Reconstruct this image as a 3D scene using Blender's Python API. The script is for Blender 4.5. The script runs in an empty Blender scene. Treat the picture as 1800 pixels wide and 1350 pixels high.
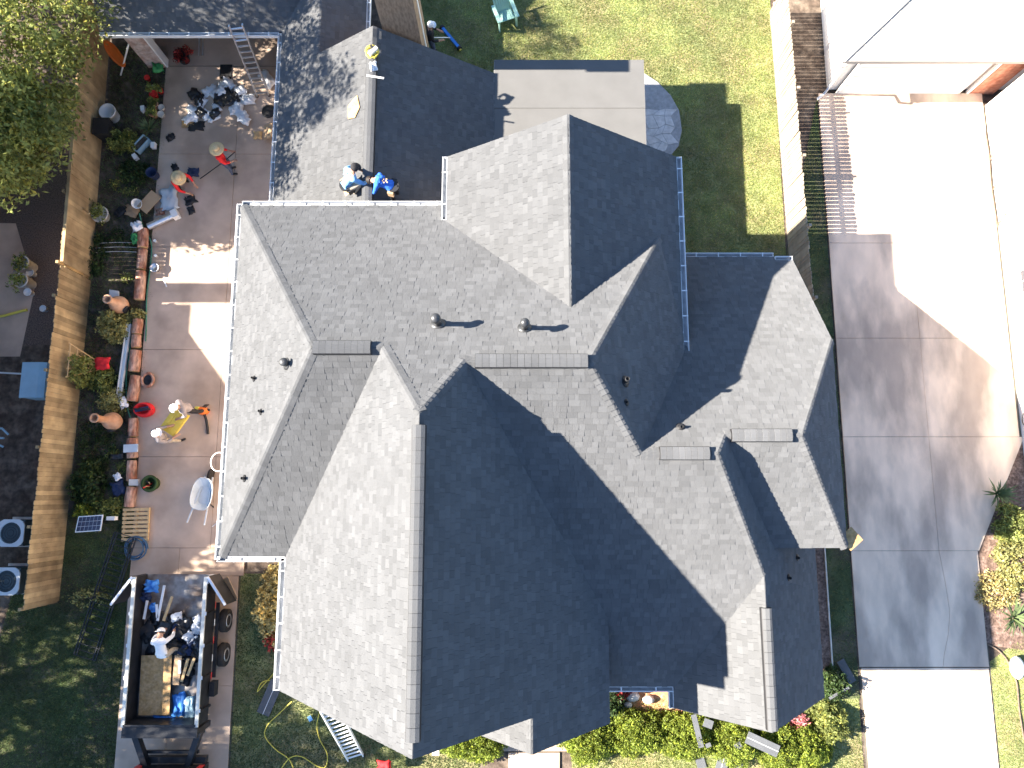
import bpy, bmesh, math, random
import numpy as np
from mathutils import Vector, Matrix
from mathutils.geometry import tessellate_polygon
R = math.radians
random.seed(7); rng = np.random.default_rng(7)
sc = bpy.context.scene
COL = sc.collection

# ------------------------------------------------------------ camera
CAM_H = 23.5; FPX = 1250.0; TILT = math.atan(195 / FPX)
cd = bpy.data.cameras.new('camera'); cam = bpy.data.objects.new('camera', cd); COL.objects.link(cam)
cam.location = (0, 0, CAM_H); cam.rotation_euler = (TILT, 0, 0)
cd.sensor_width = 36; cd.lens = 36 * FPX / 1800; cd.clip_end = 600; cd.clip_start = .1
sc.camera = cam
# ------------------------------------------------------------ sky, sun, exposure
SUN_EL = 33.4
w = bpy.data.worlds.new('World'); sc.world = w; w.use_nodes = True
nt = w.node_tree; bg = nt.nodes['Background']
sky = nt.nodes.new('ShaderNodeTexSky'); sky.sky_type = 'NISHITA'; sky.sun_disc = False
sky.sun_elevation = R(SUN_EL); sky.sun_rotation = R(-90); sky.dust_density = .3; sky.ozone_density = 3.5
nt.links.new(sky.outputs[0], bg.inputs[0]); bg.inputs[1].default_value = 0.058
sd = bpy.data.lights.new('sun', 'SUN'); sd.energy = 4.6; sd.angle = R(.53); sd.color = (1, .91, .79)
sun = bpy.data.objects.new('sun', sd); COL.objects.link(sun); sun.location = (-40, 0, 40)
sun.rotation_euler = (0, -R(90 - SUN_EL), 0)
vs = sc.view_settings; vs.view_transform = 'Standard'; vs.look = 'None'; vs.exposure = 2.6; vs.gamma = 1; vs.use_curve_mapping = False

# ------------------------------------------------------------ helpers
def px(u, v, z=0.0):
    """photo pixel -> point at height z"""
    x = (u - 900) / FPX; y = (675 - v) / FPX
    dy = y * math.cos(TILT) + math.sin(TILT); dz = -(math.cos(TILT) - y * math.sin(TILT))
    t = (z - CAM_H) / dz
    return Vector((x * t, dy * t, z))

def material(name, col, rough=.85, var=.18, scale=3.0, bump=.15, bscale=60, metal=0., attr=None, col2=None, spec=.3,
             stretch=None, coat=0, trans=0, c2lo=.42, c2hi=.62):
    m = bpy.data.materials.new(name); m.use_nodes = True
    t = m.node_tree; n = t.nodes; l = t.links; b = n['Principled BSDF']
    b.inputs['Roughness'].default_value = rough; b.inputs['Metallic'].default_value = metal
    b.inputs['Specular IOR Level'].default_value = spec; b.inputs['Coat Weight'].default_value = coat
    g = n.new('ShaderNodeNewGeometry'); vec = g.outputs['Position']
    if stretch:
        mp = n.new('ShaderNodeMapping'); mp.inputs['Scale'].default_value = stretch; l.new(vec, mp.inputs[0]); vec = mp.outputs[0]
    nz = n.new('ShaderNodeTexNoise'); nz.inputs['Scale'].default_value = scale; nz.inputs['Detail'].default_value = 6; l.new(vec, nz.inputs['Vector'])
    rp = n.new('ShaderNodeMapRange'); rp.inputs[1].default_value = .3; rp.inputs[2].default_value = .7
    rp.inputs[3].default_value = 1 - var; rp.inputs[4].default_value = 1 + var; l.new(nz.outputs[0], rp.inputs[0])
    mx = n.new('ShaderNodeMix'); mx.data_type = 'RGBA'; mx.blend_type = 'MULTIPLY'; mx.inputs[0].default_value = 1
    mx.inputs[6].default_value = (*col, 1)
    if col2:
        n2 = n.new('ShaderNodeTexNoise'); n2.inputs['Scale'].default_value = scale * .37; n2.inputs['Detail'].default_value = 5
        l.new(vec, n2.inputs['Vector'])
        r2 = n.new('ShaderNodeMapRange'); r2.inputs[1].default_value = c2lo; r2.inputs[2].default_value = c2hi; l.new(n2.outputs[0], r2.inputs[0])
        m2 = n.new('ShaderNodeMix'); m2.data_type = 'RGBA'; m2.inputs[6].default_value = (*col, 1); m2.inputs[7].default_value = (*col2, 1)
        l.new(r2.outputs[0], m2.inputs[0]); l.new(m2.outputs[2], mx.inputs[6])
    cmb = n.new('ShaderNodeCombineColor')
    for i in range(3): l.new(rp.outputs[0], cmb.inputs[i])
    l.new(cmb.outputs[0], mx.inputs[7]); out = mx.outputs[2]
    if attr:
        at = n.new('ShaderNodeAttribute'); at.attribute_name = attr
        m3 = n.new('ShaderNodeMix'); m3.data_type = 'RGBA'; m3.blend_type = 'MULTIPLY'; m3.inputs[0].default_value = 1
        l.new(out, m3.inputs[6]); l.new(at.outputs['Color'], m3.inputs[7]); out = m3.outputs[2]
    l.new(out, b.inputs['Base Color'])
    if bump:
        nb = n.new('ShaderNodeTexNoise'); nb.inputs['Scale'].default_value = bscale; nb.inputs['Detail'].default_value = 3; l.new(vec, nb.inputs['Vector'])
        bp = n.new('ShaderNodeBump'); bp.inputs['Strength'].default_value = bump; bp.inputs['Distance'].default_value = .02
        l.new(nb.outputs[0], bp.inputs['Height']); l.new(bp.outputs[0], b.inputs['Normal'])
    if trans:
        b.inputs['Transmission Weight'].default_value = trans
    return m

def leaf_material(name, col, tr=.35):
    m = material(name, col, rough=.55, var=.2, scale=2, bump=0, attr='tone', spec=.3)
    t = m.node_tree; n = t.nodes; l = t.links; b = n['Principled BSDF']
    src = b.inputs['Base Color'].links[0].from_socket
    ts = n.new('ShaderNodeBsdfTranslucent'); l.new(src, ts.inputs[0])
    ms = n.new('ShaderNodeMixShader'); ms.inputs[0].default_value = tr
    l.new(b.outputs[0], ms.inputs[1]); l.new(ts.outputs[0], ms.inputs[2]); l.new(ms.outputs[0], n['Material Output'].inputs[0])
    return m

MT = {}
def mt(name, *a, **k): MT[name] = material(name, *a, **k); return MT[name]
mt('shingle', (.134, .137, .141), .95, .06, 1.3, .5, 220, attr='tone', spec=.15)
MT['shingle'].node_tree.nodes['Principled BSDF'].inputs['Diffuse Roughness'].default_value = 1.0
mt('ventmetal', (.07, .072, .075), .45, .2, 8, 0, metal=.5)
mt('roofcap', (.122, .128, .136), .95, .12, 2, .45, 200, spec=.15)
mt('rolled', (.132, .13, .126), .95, .06, 1.5, .25, 150, spec=.15)
mt('deck', (.10, .10, .11), .9)
mt('white', (.80, .80, .78), .45, .05, 2, 0)
mt('guttermetal', (.74, .75, .76), .35, .06, 2, 0)
mt('gutterin', (.30, .31, .32), .6, .25, 5, .1)
mt('brick', (.40, .27, .22), .9, .25, 9, .3, 30, col2=(.55, .45, .40))
mt('wall', (.50, .42, .36), .9, .1)
mt('concrete', (.54, .41, .315), .9, .14, 1.4, .18, 45, col2=(.37, .28, .215))
mt('concrete2', (.80, .62, .47), .9, .12, 2.2, .15, 45, col2=(.46, .36, .285), stretch=(1, .4, 1), c2lo=.42, c2hi=.60)
mt('joint', (.12, .11, .09), .95)
mt('patio', (.30, .30, .30), .9, .16, 9, .3, 25)
mt('flagstone', (.52, .50, .48), .9, .16, 7, .3, 25)
mt('soil', (.075, .055, .042), .95, .4, 6, .6, 30, col2=(.14, .11, .085))
mt('mulch', (.13, .085, .065), .95, .5, 14, .8, 40, col2=(.22, .15, .12))
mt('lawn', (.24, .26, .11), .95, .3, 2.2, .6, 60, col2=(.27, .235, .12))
mt('lawnshade', (.075, .095, .04), .95, .35, 2.2, .6, 60, col2=(.11, .095, .06))  # lawn colour darkened to hold the shade on the west and side yards
mt('gravel', (.12, .09, .075), .95, .5, 25, .7, 50)
mt('picket', (.44, .315, .165), .85, .25, 2.5, .3, 40, col2=(.30, .205, .105), attr='tone')
mt('picketgrey', (.34, .285, .22), .85, .2, 3, .3, 40, attr='tone')
mt('woodlight', (.62, .43, .22), .8, .15, 8, .2, 50)
mt('osb', (.38, .235, .10), .85, .25, 14, .2, 60, col2=(.46, .30, .15))
mt('cardboard', (.47, .32, .19), .9, .08)
mt('bark', (.16, .115, .085), .95, .35, 12, .7, 30)
mt('log', (.34, .13, .07), .6, .55, 14, .7, 30, col2=(.50, .30, .21), stretch=(1, .35, 1), spec=.5)
mt('terracotta', (.52, .27, .15), .8, .18, 6, .2, 40, col2=(.60, .38, .25))
mt('black', (.022, .022, .024), .55, .2, 4, 0)
mt('bedsteel', (.30, .28, .26), .55, .3, 5, .1, metal=.35, col2=(.18, .13, .10))
mt('rail', (.62, .62, .56), .5, .15, 5, 0, metal=.2)
mt('blacksteel', (.03, .031, .034), .4, .3, 4, .05, metal=.2)
mt('steel', (.62, .63, .65), .32, .12, 6, .05, metal=.9)
mt('alu', (.72, .72, .73), .38, .1, 6, 0, metal=.8)
mt('rubber', (.03, .028, .027), .85, .2, 8, .2)
mt('red', (.72, .035, .03), .7, .15, 6, .1)
mt('redcloth', (.75, .03, .035), .85, .15, 6, .3, 20)
mt('blue', (.05, .22, .62), .6, .2, 8, .2, 20)
mt('bluecloth', (.035, .15, .60), .9, .18, 9, .4, 25)
mt('lightblue', (.20, .42, .66), .9, .2, 9, .4, 25)
mt('navy', (.03, .045, .10), .9, .2, 9, .3, 25)
mt('jeans', (.07, .09, .15), .9, .2, 9, .3, 40)
mt('khaki', (.42, .36, .28), .9, .15, 9, .3, 40)
mt('greycloth', (.28, .25, .25), .9, .15, 9, .3, 40)
mt('blackcloth', (.025, .024, .026), .9, .2, 9, .3, 40)
mt('whitecloth', (.80, .80, .80), .9, .08, 9, .3, 25)
mt('skin', (.42, .24, .16), .6, .08, 12, 0)
mt('hair', (.02, .016, .013), .6, .2, 20, .3, 80)
mt('straw', (.68, .50, .27), .85, .12, 30, .3, 90)
mt('yellow', (.72, .60, .10), .5, .08, 4, 0)
mt('yellowtote', (.66, .50, .08), .5, .08, 4, 0)
mt('orange', (.75, .17, .03), .5, .1, 5, 0)
mt('green', (.06, .30, .10), .6, .2, 6, .1)
mt('greenhose', (.06, .22, .14), .5, .1, 5, 0)
mt('bluehose', (.06, .13, .22), .5, .15, 6, 0)
mt('bag', (.78, .79, .80), .4, .06, 6, .4, 14, spec=.5)
mt('blackbag', (.02, .02, .022), .3, .2, 6, .5, 14, spec=.5)
mt('plasticgrey', (.55, .60, .63), .5, .08, 4, 0)
mt('acblue', (.30, .46, .55), .55, .08, 3, 0)
mt('acwhite', (.62, .66, .68), .55, .08, 3, 0)
mt('actank', (.06, .085, .095), .6, .2, 3, .1)
mt('chairgreen', (.34, .55, .46), .5, .06, 3, 0)
mt('glass', (.03, .04, .06), .08, .1, 2, 0, spec=.8)
mt('solar', (.03, .03, .06), .2, .2, 2, 0, spec=.7)
mt('neighbour_roof', (.40, .38, .345), .95, .05, 2, .2, 120)
mt('neighbour_wall', (.78, .74, .70), .9, .05, 2, .05)
mt('brickred', (.42, .17, .11), .9, .25, 9, .3, 30, col2=(.5, .25, .17))
mt('stone', (.60, .56, .50), .9, .15, 4, .3, 20)
mt('reflector', (.75, .06, .05), .4, 0, 2, 0)
mt('mulchred', (.50, .22, .11), .95, .4, 16, .8, 40, col2=(.62, .36, .2))
mt('weathered', (.30, .21, .14), .9, .3, 5, .4, 40, stretch=(3, .3, 1))
for nme, c, tr in (('leaf', (.25, .285, .09), .5), ('leafdark', (.04, .07, .022), .3), ('leafyellow', (.20, .255, .04), .4),
                   ('leafpale', (.30, .30, .12), .4), ('leafred', (.34, .045, .04), .35), ('leafpink', (.45, .16, .18), .3), ('grassblade', (.31, .375, .125), .45),
                   ('grassdark', (.135, .19, .07), .4), ('leafvarieg', (.42, .36, .16), .35), ('palm', (.15, .20, .085), .3)):  # grassdark: blade colour darkened to hold the shade on the lawns using it
    MT[nme] = leaf_material(nme, c, tr)

def link(o, parent=None):
    COL.objects.link(o)
    if parent: o.parent = parent
    return o
def thing(name, label, cat, loc=(0, 0, 0), rz=0., group=None):
    o = bpy.data.objects.new(name, None); o.empty_display_size = .2; COL.objects.link(o)
    o.location = loc; o.rotation_euler = (0, 0, rz); o['label'] = label; o['category'] = cat
    if group: o['group'] = group
    return o
def tag(o, label, cat, group=None):
    o['label'] = label; o['category'] = cat
    if group: o['group'] = group
    return o
def struct(o): o['kind'] = 'structure'; return o
def stuff(o): o['kind'] = 'stuff'; return o

class MB:
    """collects faces and links them as one mesh object"""
    def __init__(s): s.v = []; s.f = []; s.mi = []; s.sm = []
    def add(s, vs, fs, mi=0, sm=False):
        o = len(s.v); s.v += [tuple(p) for p in vs]; s.f += [tuple(i + o for i in f) for f in fs]
        s.mi += [mi] * len(fs); s.sm += [sm] * len(fs); return s
    def box(s, c, d, rz=0., rx=0., ry=0., mi=0, taper=1.):
        M = Matrix.Rotation(rz, 3, 'Z') @ Matrix.Rotation(ry, 3, 'Y') @ Matrix.Rotation(rx, 3, 'X')
        c = Vector(c); vs = []
        for z in (-1, 1):
            k = taper if z > 0 else 1.
            for x, y in ((-1, -1), (1, -1), (1, 1), (-1, 1)):
                vs.append(c + M @ Vector((x * d[0] / 2 * k, y * d[1] / 2 * k, z * d[2] / 2)))
        return s.add(vs, [(3, 2, 1, 0), (4, 5, 6, 7), (0, 1, 5, 4), (1, 2, 6, 5), (2, 3, 7, 6), (3, 0, 4, 7)], mi)
    def bar(s, a, b, w, h, mi=0):
        a = Vector(a); b = Vector(b); d = (b - a).normalized()
        up = Vector((0, 0, 1)) if abs(d.z) < .95 else Vector((0, 1, 0))
        r = d.cross(up).normalized(); u = r.cross(d)
        vs = [p + r * (sx * w / 2) + u * (sy * h / 2) for p in (a, b) for sx, sy in ((-1, -1), (1, -1), (1, 1), (-1, 1))]
        return s.add(vs, [(0, 1, 2, 3), (7, 6, 5, 4), (4, 5, 1, 0), (5, 6, 2, 1), (6, 7, 3, 2), (7, 4, 0, 3)], mi)
    def tube(s, pts, r, n=8, mi=0, caps=True, sm=True):
        pts = [Vector(p) for p in pts]; rr = r if isinstance(r, (list, tuple)) else [r] * len(pts)
        vs = []; fs = []; pu = None
        for i, p in enumerate(pts):
            d = (pts[min(i + 1, len(pts) - 1)] - pts[max(i - 1, 0)])
            d = d.normalized() if d.length > 1e-9 else Vector((0, 0, 1))
            if pu is None: pu = Vector((0, 0, 1)) if abs(d.z) < .9 else Vector((1, 0, 0))
            a = d.cross(pu).normalized(); u = a.cross(d); pu = u
            for k in range(n):
                t = 2 * math.pi * k / n; vs.append(p + (a * math.cos(t) + u * math.sin(t)) * rr[i])
        for i in range(len(pts) - 1):
            for k in range(n): fs.append((i * n + k, i * n + (k + 1) % n, (i + 1) * n + (k + 1) % n, (i + 1) * n + k))
        s.add(vs, fs, mi, sm)
        if caps: s.add(vs[:n], [tuple(range(n))[::-1]], mi); s.add(vs[-n:], [tuple(range(n))], mi)
        return s
    def lathe(s, prof, c=(0, 0, 0), n=16, mi=0, sx=1., sy=1., M=None, sm=True):
        c = Vector(c); vs = []; fs = []
        for r, z in prof:
            for k in range(n):
                t = 2 * math.pi * k / n; p = Vector((r * math.cos(t) * sx, r * math.sin(t) * sy, z))
                vs.append(c + (M @ p if M else p))
        for i in range(len(prof) - 1):
            for k in range(n): fs.append((i * n + k, i * n + (k + 1) % n, (i + 1) * n + (k + 1) % n, (i + 1) * n + k))
        s.add(vs, fs, mi, sm)
        s.add(vs[:n], [tuple(range(n))[::-1]], mi); s.add(vs[-n:], [tuple(range(n))], mi)
        return s
    def prism(s, poly, z0, z1, mi=0):
        n = len(poly); zf0 = z0 if callable(z0) else (lambda x, y: z0); zf1 = z1 if callable(z1) else (lambda x, y: z1)
        vs = [(p[0], p[1], zf0(p[0], p[1])) for p in poly] + [(p[0], p[1], zf1(p[0], p[1])) for p in poly]
        tri = tessellate_polygon([[Vector((p[0], p[1], 0)) for p in poly]])
        fs = [(i, (i + 1) % n, n + (i + 1) % n, n + i) for i in range(n)]
        if n <= 4: fs += [tuple(range(n))[::-1], tuple(range(n, 2 * n))]
        else:
            for a, b, c in tri: fs += [(a, b, c), (n + c, n + b, n + a)]
        return s.add(vs, fs, mi)
    def sheet(s, poly, z, mi=0):
        tri = tessellate_polygon([[Vector((p[0], p[1], 0)) for p in poly]])
        vs = [(p[0], p[1], z) for p in poly]; fs = []
        for t in tri:
            a, b, c = (Vector(vs[i]) for i in t)
            fs.append(t if (b - a).cross(c - a).z > 0 else t[::-1])
        return s.add(vs, fs, mi)
    def build(s, name, mat, parent=None, tone=None, fix=True):
        me = bpy.data.meshes.new(name); me.from_pydata(s.v, [], s.f)
        for m in (mat if isinstance(mat, (list, tuple)) else [mat]): me.materials.append(MT[m] if isinstance(m, str) else m)
        me.polygons.foreach_set('material_index', s.mi); me.polygons.foreach_set('use_smooth', s.sm)
        if tone is not None:
            a = me.attributes.new('tone', 'FLOAT_COLOR', 'FACE')
            if isinstance(tone, (int, float)): arr = np.full((len(s.f), 4), tone, dtype=np.float32)
            else: arr = np.repeat(np.asarray(tone, dtype=np.float32)[:, None], 4, 1)
            arr[:, 3] = 1; a.data.foreach_set('color', arr.ravel())
        me.update()
        if fix:
            bm = bmesh.new(); bm.from_mesh(me); bmesh.ops.recalc_face_normals(bm, faces=bm.faces); bm.to_mesh(me); bm.free()
        return link(bpy.data.objects.new(name, me), parent)

def quick(name, verts, faces, mat, tone=None, parent=None):
    """fast numpy mesh: faces (N,k) with one k"""
    me = bpy.data.meshes.new(name); nv = len(verts); nf, k = faces.shape
    me.vertices.add(nv); me.vertices.foreach_set('co', np.asarray(verts, np.float32).ravel())
    me.loops.add(nf * k); me.loops.foreach_set('vertex_index', faces.astype(np.int32).ravel())
    me.polygons.add(nf); me.polygons.foreach_set('loop_start', np.arange(nf, dtype=np.int32) * k)
    me.materials.append(MT[mat] if isinstance(mat, str) else mat)
    if tone is not None:
        a = me.attributes.new('tone', 'FLOAT_COLOR', 'FACE'); arr = np.ones((nf, 4), np.float32); arr[:, :3] = tone
        a.data.foreach_set('color', arr.ravel())
    me.update(); me.validate()
    return link(bpy.data.objects.new(name, me), parent)

def inside(poly, x, y):
    r = np.zeros(len(x), bool); n = len(poly)
    for i in range(n):
        x1, y1 = poly[i][:2]; x2, y2 = poly[(i + 1) % n][:2]
        c = ((y1 > y) != (y2 > y)); xi = (x2 - x1) * (y - y1) / ((y2 - y1) if y2 != y1 else 1e-9) + x1
        r ^= c & (x < xi)
    return r
# ============================================================ GROUND AND PAVING
def P2(*uv): return [px(u, v)[:2] for u, v in uv]
struct(MB().sheet([(-150, -150), (150, -150), (150, 150), (-150, 150)], -.012).build('ground', 'soil'))
LAWN_BACK = [(-4.6, 30), (-4.6, 13), (-.5, 13), (-.5, 7), (9.43, 6), (9.43, 30)]
LAWN_FRONT = [(-9.05, -12), (-9.05, -2.5), (-5.2, -2.5), (-5.2, -4.3), (-1.2, -4.6), (-.8, -12)]
LAWN_FRONT2 = [(1.85, -12), (1.85, -6.3), (10.85, -6.3), (10.85, -12)]
LAWN_SIDE = [(8.9, 6), (10.88, 14), (10.88, -6.3), (8.9, -6.3)]
LAWN_WEST = [(-17.5, -12), (-16.0, -3.2), (-14.2, -.2), (-12.2, -.2), (-12.2, -12)]
LAWN_EAST = [(15.05, -12), (15.05, -5.2), (17.2, -3.8), (24, -4.5), (24, -12)]
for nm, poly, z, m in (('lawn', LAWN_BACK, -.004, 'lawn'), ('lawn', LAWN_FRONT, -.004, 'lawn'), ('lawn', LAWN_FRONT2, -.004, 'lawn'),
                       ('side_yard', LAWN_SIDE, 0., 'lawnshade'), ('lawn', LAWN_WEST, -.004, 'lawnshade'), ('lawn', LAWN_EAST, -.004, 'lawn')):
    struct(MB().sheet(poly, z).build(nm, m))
BED_W = [(-14.4, 16), (-14.4, -.2), (-12.3, -.2), (-12.3, 16)]
struct(MB().sheet(BED_W, .004).build('garden_bed', 'soil'))
struct(MB().sheet([(-24, 16), (-24, 5), (-14.5, 5), (-14.5, 16)], .0).build('gravel_yard', 'gravel'))
struct(MB().sheet([(-22, 9.4), (-22, 4.6), (-16.55, 4.6), (-16.3, 7.0), (-17.2, 9.3)], .006).build('neighbour_terrace', 'concrete'))
EDGE = [(8.9, -.9), (8.9, -5.6), (10.06, -5.6), (10.06, -.9)]
struct(MB().sheet(EDGE, .008).build('edging_bed', 'mulch'))
struct(MB().box((10.08, -3.25, .02), (.035, 4.7, .08)).build('bed_kerb', 'stone'))
struct(MB().sheet([(2.2, -4.2), (2.2, -7.0), (5.4, -7.0), (5.4, -4.2)], .006).build('court_bed', 'mulchred'))
struct(MB().sheet([px(1790, 770)[:2], px(1718, 948)[:2], px(1712, 1000)[:2], px(1715, 1130)[:2], px(1840, 1150)[:2], px(1900, 1000)[:2], px(1900, 770)[:2]], .012).build('flower_bed', 'mulch'))

def slabs(parent_name, mat, quads, zt=.05, gap=.012, base_poly=None):
    root = struct(MB().sheet(base_poly, .008).build(parent_name, 'joint'))
    for q in quads:
        c = Vector((sum(p[0] for p in q) / len(q), sum(p[1] for p in q) / len(q)))
        poly = []
        for p in q:
            d = Vector((p[0], p[1])) - c; dx = gap / 2
            poly.append((p[0] - math.copysign(dx, d.x), p[1] - math.copysign(dx, d.y)))
        dz = random.uniform(-.004, .004)
        MB().prism(poly, .01, zt + dz).build('slab', mat, root)
    return root
# our driveway: joints read from the photograph
ys = [px(350, v)[1] for v in (118, 272, 435, 615, 803, 963, 1012, 1205)] + [-12.]
xw = lambda y: -12.42 if y > 3 else -12.27
xm = -9.72; qs = []
for i in range(len(ys) - 1):
    y1, y0 = ys[i], ys[i + 1]
    if i < 5:
        qs += [[(xw(y1), y1), (xm, y1), (xm, y0), (xw(y1), y0)], [(xm, y1), (-6.9, y1), (-6.9, y0), (xm, y0)]]
    else:
        xe = -8.6 if i == 5 else -8.75
        qs += [[(-12.25, y1), (-10.7, y1), (-10.7, y0), (-12.25, y0)], [(-10.7, y1), (xe, y1), (xe, y0), (-10.7, y0)]]
drive = slabs('driveway', 'concrete', qs, base_poly=[(-12.40, 15.2), (-6.9, 15.2), (-6.9, -1.1), (-8.7, -1.1), (-8.7, -12), (-12.23, -12), (-12.23, 0)])
gfl = slabs('garage_floor', 'concrete', [[(-12.9, 18.3), (-6.9, 18.3), (-6.9, 15.22), (-12.9, 15.22)]], base_poly=[(-12.9, 18.3), (-6.9, 18.3), (-6.9, 15.21), (-12.9, 15.21)])
# neighbour's driveway on the east
E_X0 = 10.92
yj = [14.15] + [px(1600, v)[1] for v in (428, 595, 768, 968, 1172)] + [-12.]
xj = 13.75; qs = []
crack = [(13.75, yj[4]), (13.86, yj[4] - 1.0), (13.92, yj[4] - 1.9), (13.80, yj[4] - 2.6), (13.62, yj[4] - 3.2), (13.55, yj[5])]
for i in range(len(yj) - 1):
    y1, y0 = yj[i], yj[i + 1]; xe = 16.75 if i < 3 else 15.0
    if i == 4:
        qs += [[(E_X0, y1)] + crack + [(E_X0, y0)], [(xe, y1)] + crack + [(xe, y0)]]
    elif i == 3:
        qs += [[(E_X0, y1), (xj, y1), (xj, y0), (E_X0, y0)], [(xj, y1), (16.9, y1), (15.05, y0), (xj, y0)]]
    elif i == 5: qs += [[(E_X0 + .05, y1 - .02), (14.98, y1 - .02), (15.0, -12), (E_X0 + .1, -12)]]
    elif i == 0: qs += [[(E_X0, y1), (16.75, y1), (16.75, y0), (E_X0, y0)]]
    else: qs += [[(E_X0, y1), (xj, y1), (xj, y0), (E_X0, y0)], [(xj, y1), (xe, y1), (xe, y0), (xj, y0)]]
slabs('neighbour_driveway', 'concrete2', qs, base_poly=[(E_X0, 14.15), (16.8, 14.15), (16.9, 2), (15.05, -1.6), (15.05, -12), (E_X0, -12)])
slabs('front_walk', 'concrete', [[px(893, 1322)[:2], px(984, 1322)[:2], px(984, 1420)[:2], px(893, 1420)[:2]], [px(870, 1270)[:2], px(1000, 1270)[:2], px(1000, 1320)[:2], px(870, 1320)[:2]]], zt=.04,
      base_poly=[px(893, 1268)[:2], px(984, 1268)[:2], px(984, 1420)[:2], px(893, 1420)[:2]])
pat = [(-.4, 13.0), (-.4, 8.7), (4.9, 8.7)] + [px(u, v)[:2] for u, v in ((1160, 285), (1180, 272), (1192, 258), (1198, 230), (1193, 195), (1178, 168), (1155, 145), (1132, 130))] + [(3.0, 13.7), (1, 13.7)]
patio = struct(MB().prism(pat, -.01, .045).build('patio', 'patio'))
NX, NY, SP = 11, 15, .33; jit = {}
def jp(i, j):
    if (i, j) not in jit: jit[(i, j)] = (2.4 + i * SP + (.5 * SP if j % 2 else 0) + random.uniform(-.11, .11), 8.6 + j * SP + random.uniform(-.11, .11))
    return jit[(i, j)]
for i in range(NX):
    for j in range(NY):
        c4 = [jp(i, j), jp(i + 1, j), jp(i + 1, j + 1), jp(i, j + 1)]
        if not all(inside(pat, np.array([x]), np.array([y]))[0] for x, y in c4): continue
        mx_, my_ = sum(c[0] for c in c4) / 4, sum(c[1] for c in c4) / 4
        MB().prism([(mx_ + (x - mx_) * .95, my_ + (y - my_) * .95) for x, y in c4], .04, .053 + random.uniform(0, .006)).build('paving_stone', 'flagstone', patio)

# ============================================================ GRASS BLADES
def grass(polys, dens, mat, hmin, hmax, label, excl=(), bw=.012):
    V = []; T = []
    for poly in polys:
        xs = [p[0] for p in poly]; yy = [p[1] for p in poly]
        x0, x1, y0, y1 = min(xs), max(xs), max(min(yy), -8.6), min(max(yy), 18.5)
        n = int((x1 - x0) * (y1 - y0) * dens)
        x = rng.uniform(x0, x1, n); y = rng.uniform(y0, y1, n)
        k = inside(poly, x, y)
        for e in excl: k &= ~inside(e, x, y)
        x = x[k]; y = y[k]; n = len(x)
        a = rng.uniform(0, 6.283, n); h = rng.uniform(hmin, hmax, n); ln = rng.uniform(.3, 1.3, n) * h
        b = rng.uniform(0, 6.283, n)
        v = np.zeros((n, 3, 3), np.float32)
        v[:, 0] = np.stack([x - bw * np.cos(a), y - bw * np.sin(a), np.zeros(n)], 1)
        v[:, 1] = np.stack([x + bw * np.cos(a), y + bw * np.sin(a), np.zeros(n)], 1)
        v[:, 2] = np.stack([x + ln * np.cos(b), y + ln * np.sin(b), h], 1)
        patch = .8 + .25 * np.sin(x * 1.7 + 1.3 * np.sin(y * 1.1)) * np.sin(y * 1.4 + x * .6)
        t = np.clip(rng.normal(1, .28, n) * patch, .35, 1.9)[:, None] * np.ones(3)
        dry = rng.random(n) < .16
        t[dry] *= np.array([1.9, 1.35, 1.5])
        V.append(v.reshape(-1, 3)); T.append(t)
    V = np.concatenate(V); T = np.concatenate(T)
    F = np.arange(len(V)).reshape(-1, 3)
    o = quick('grass', V, F, mat, T); o['label'] = label; o['category'] = 'grass'; return stuff(o)
grass([LAWN_BACK], 2600, 'grassblade', .012, .04, 'sunlit yellow-green lawn grass behind the house', excl=[pat])
grass([LAWN_FRONT], 1900, 'grassdark', .02, .05, 'mown front lawn grass beside the driveway')
grass([LAWN_FRONT2], 2200, 'grassblade', .012, .04, 'pale dry lawn grass in front of the hedge')
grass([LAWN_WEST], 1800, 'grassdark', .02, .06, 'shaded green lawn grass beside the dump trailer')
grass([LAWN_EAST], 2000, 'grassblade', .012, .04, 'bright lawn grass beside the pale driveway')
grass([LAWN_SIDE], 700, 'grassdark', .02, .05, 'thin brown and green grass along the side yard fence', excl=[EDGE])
grass([BED_W], 800, 'grassdark', .03, .10, 'sparse weeds growing in the dark garden bed')
# ============================================================ THE HOUSE
house = thing('brick_house', 'large house with newly laid charcoal shingle roof of many hips and gables', 'house')
ZE = 5.2
AN = (0, -.74, ZE + .74 * 7.74); AW = (1.12, 0, ZE + 1.12 * 7.32); ASW = (0, .74, ZE + .74 * 1.52)
BW = (1.176, 0, 9.75 + 1.176 * 1.8); BE = (-1.077, 0, 9.75 - 1.077 * 1.8); AS = (0, .625, 8.88 - .625 * 2.77)
AE = (-1.115, -.1055, 8.88 + 1.115 * 1.63 + .1055 * 2.77)
CW = (.70, 0, 7.81 - .70 * 1.33); CE = (-.70, 0, 7.81 + .70 * 1.33)
DN = (0, -.75, 7.7175 + .75 * .91); DS = (0, .76, 7.4 - .76 * 1.333); DE = (-1.15, 0, 7.4 + 1.15 * 6.58)
EE = (-1.185, 0, 7.7175 + 1.185 * 4.56); EW = (1.035, 0, 5.96 - 1.035 * 6.043)
FW = (1.077, 0, (BE[0] * .42 + BE[2]) - 1.077 * .42)
GW = (.68, 0, 2.6 + .68 * 7.4); GE = (-.68, 0, 2.6 - .68 * .58); KE = (-.68, 0, 3.62 - .68 * 5.9)
LS = (0, .6, 2.6 - .6 * 14.75); LN = (0, -.6, 2.6 + .6 * 22.25)
def zz(p, x, y): return p[0] * x + p[1] * y + p[2]
def i3(a, b, c):
    m = np.array([[q[0], q[1], -1] for q in (a, b, c)]); s = np.linalg.solve(m, [-q[2] for q in (a, b, c)]); return (s[0], s[1])
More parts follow.
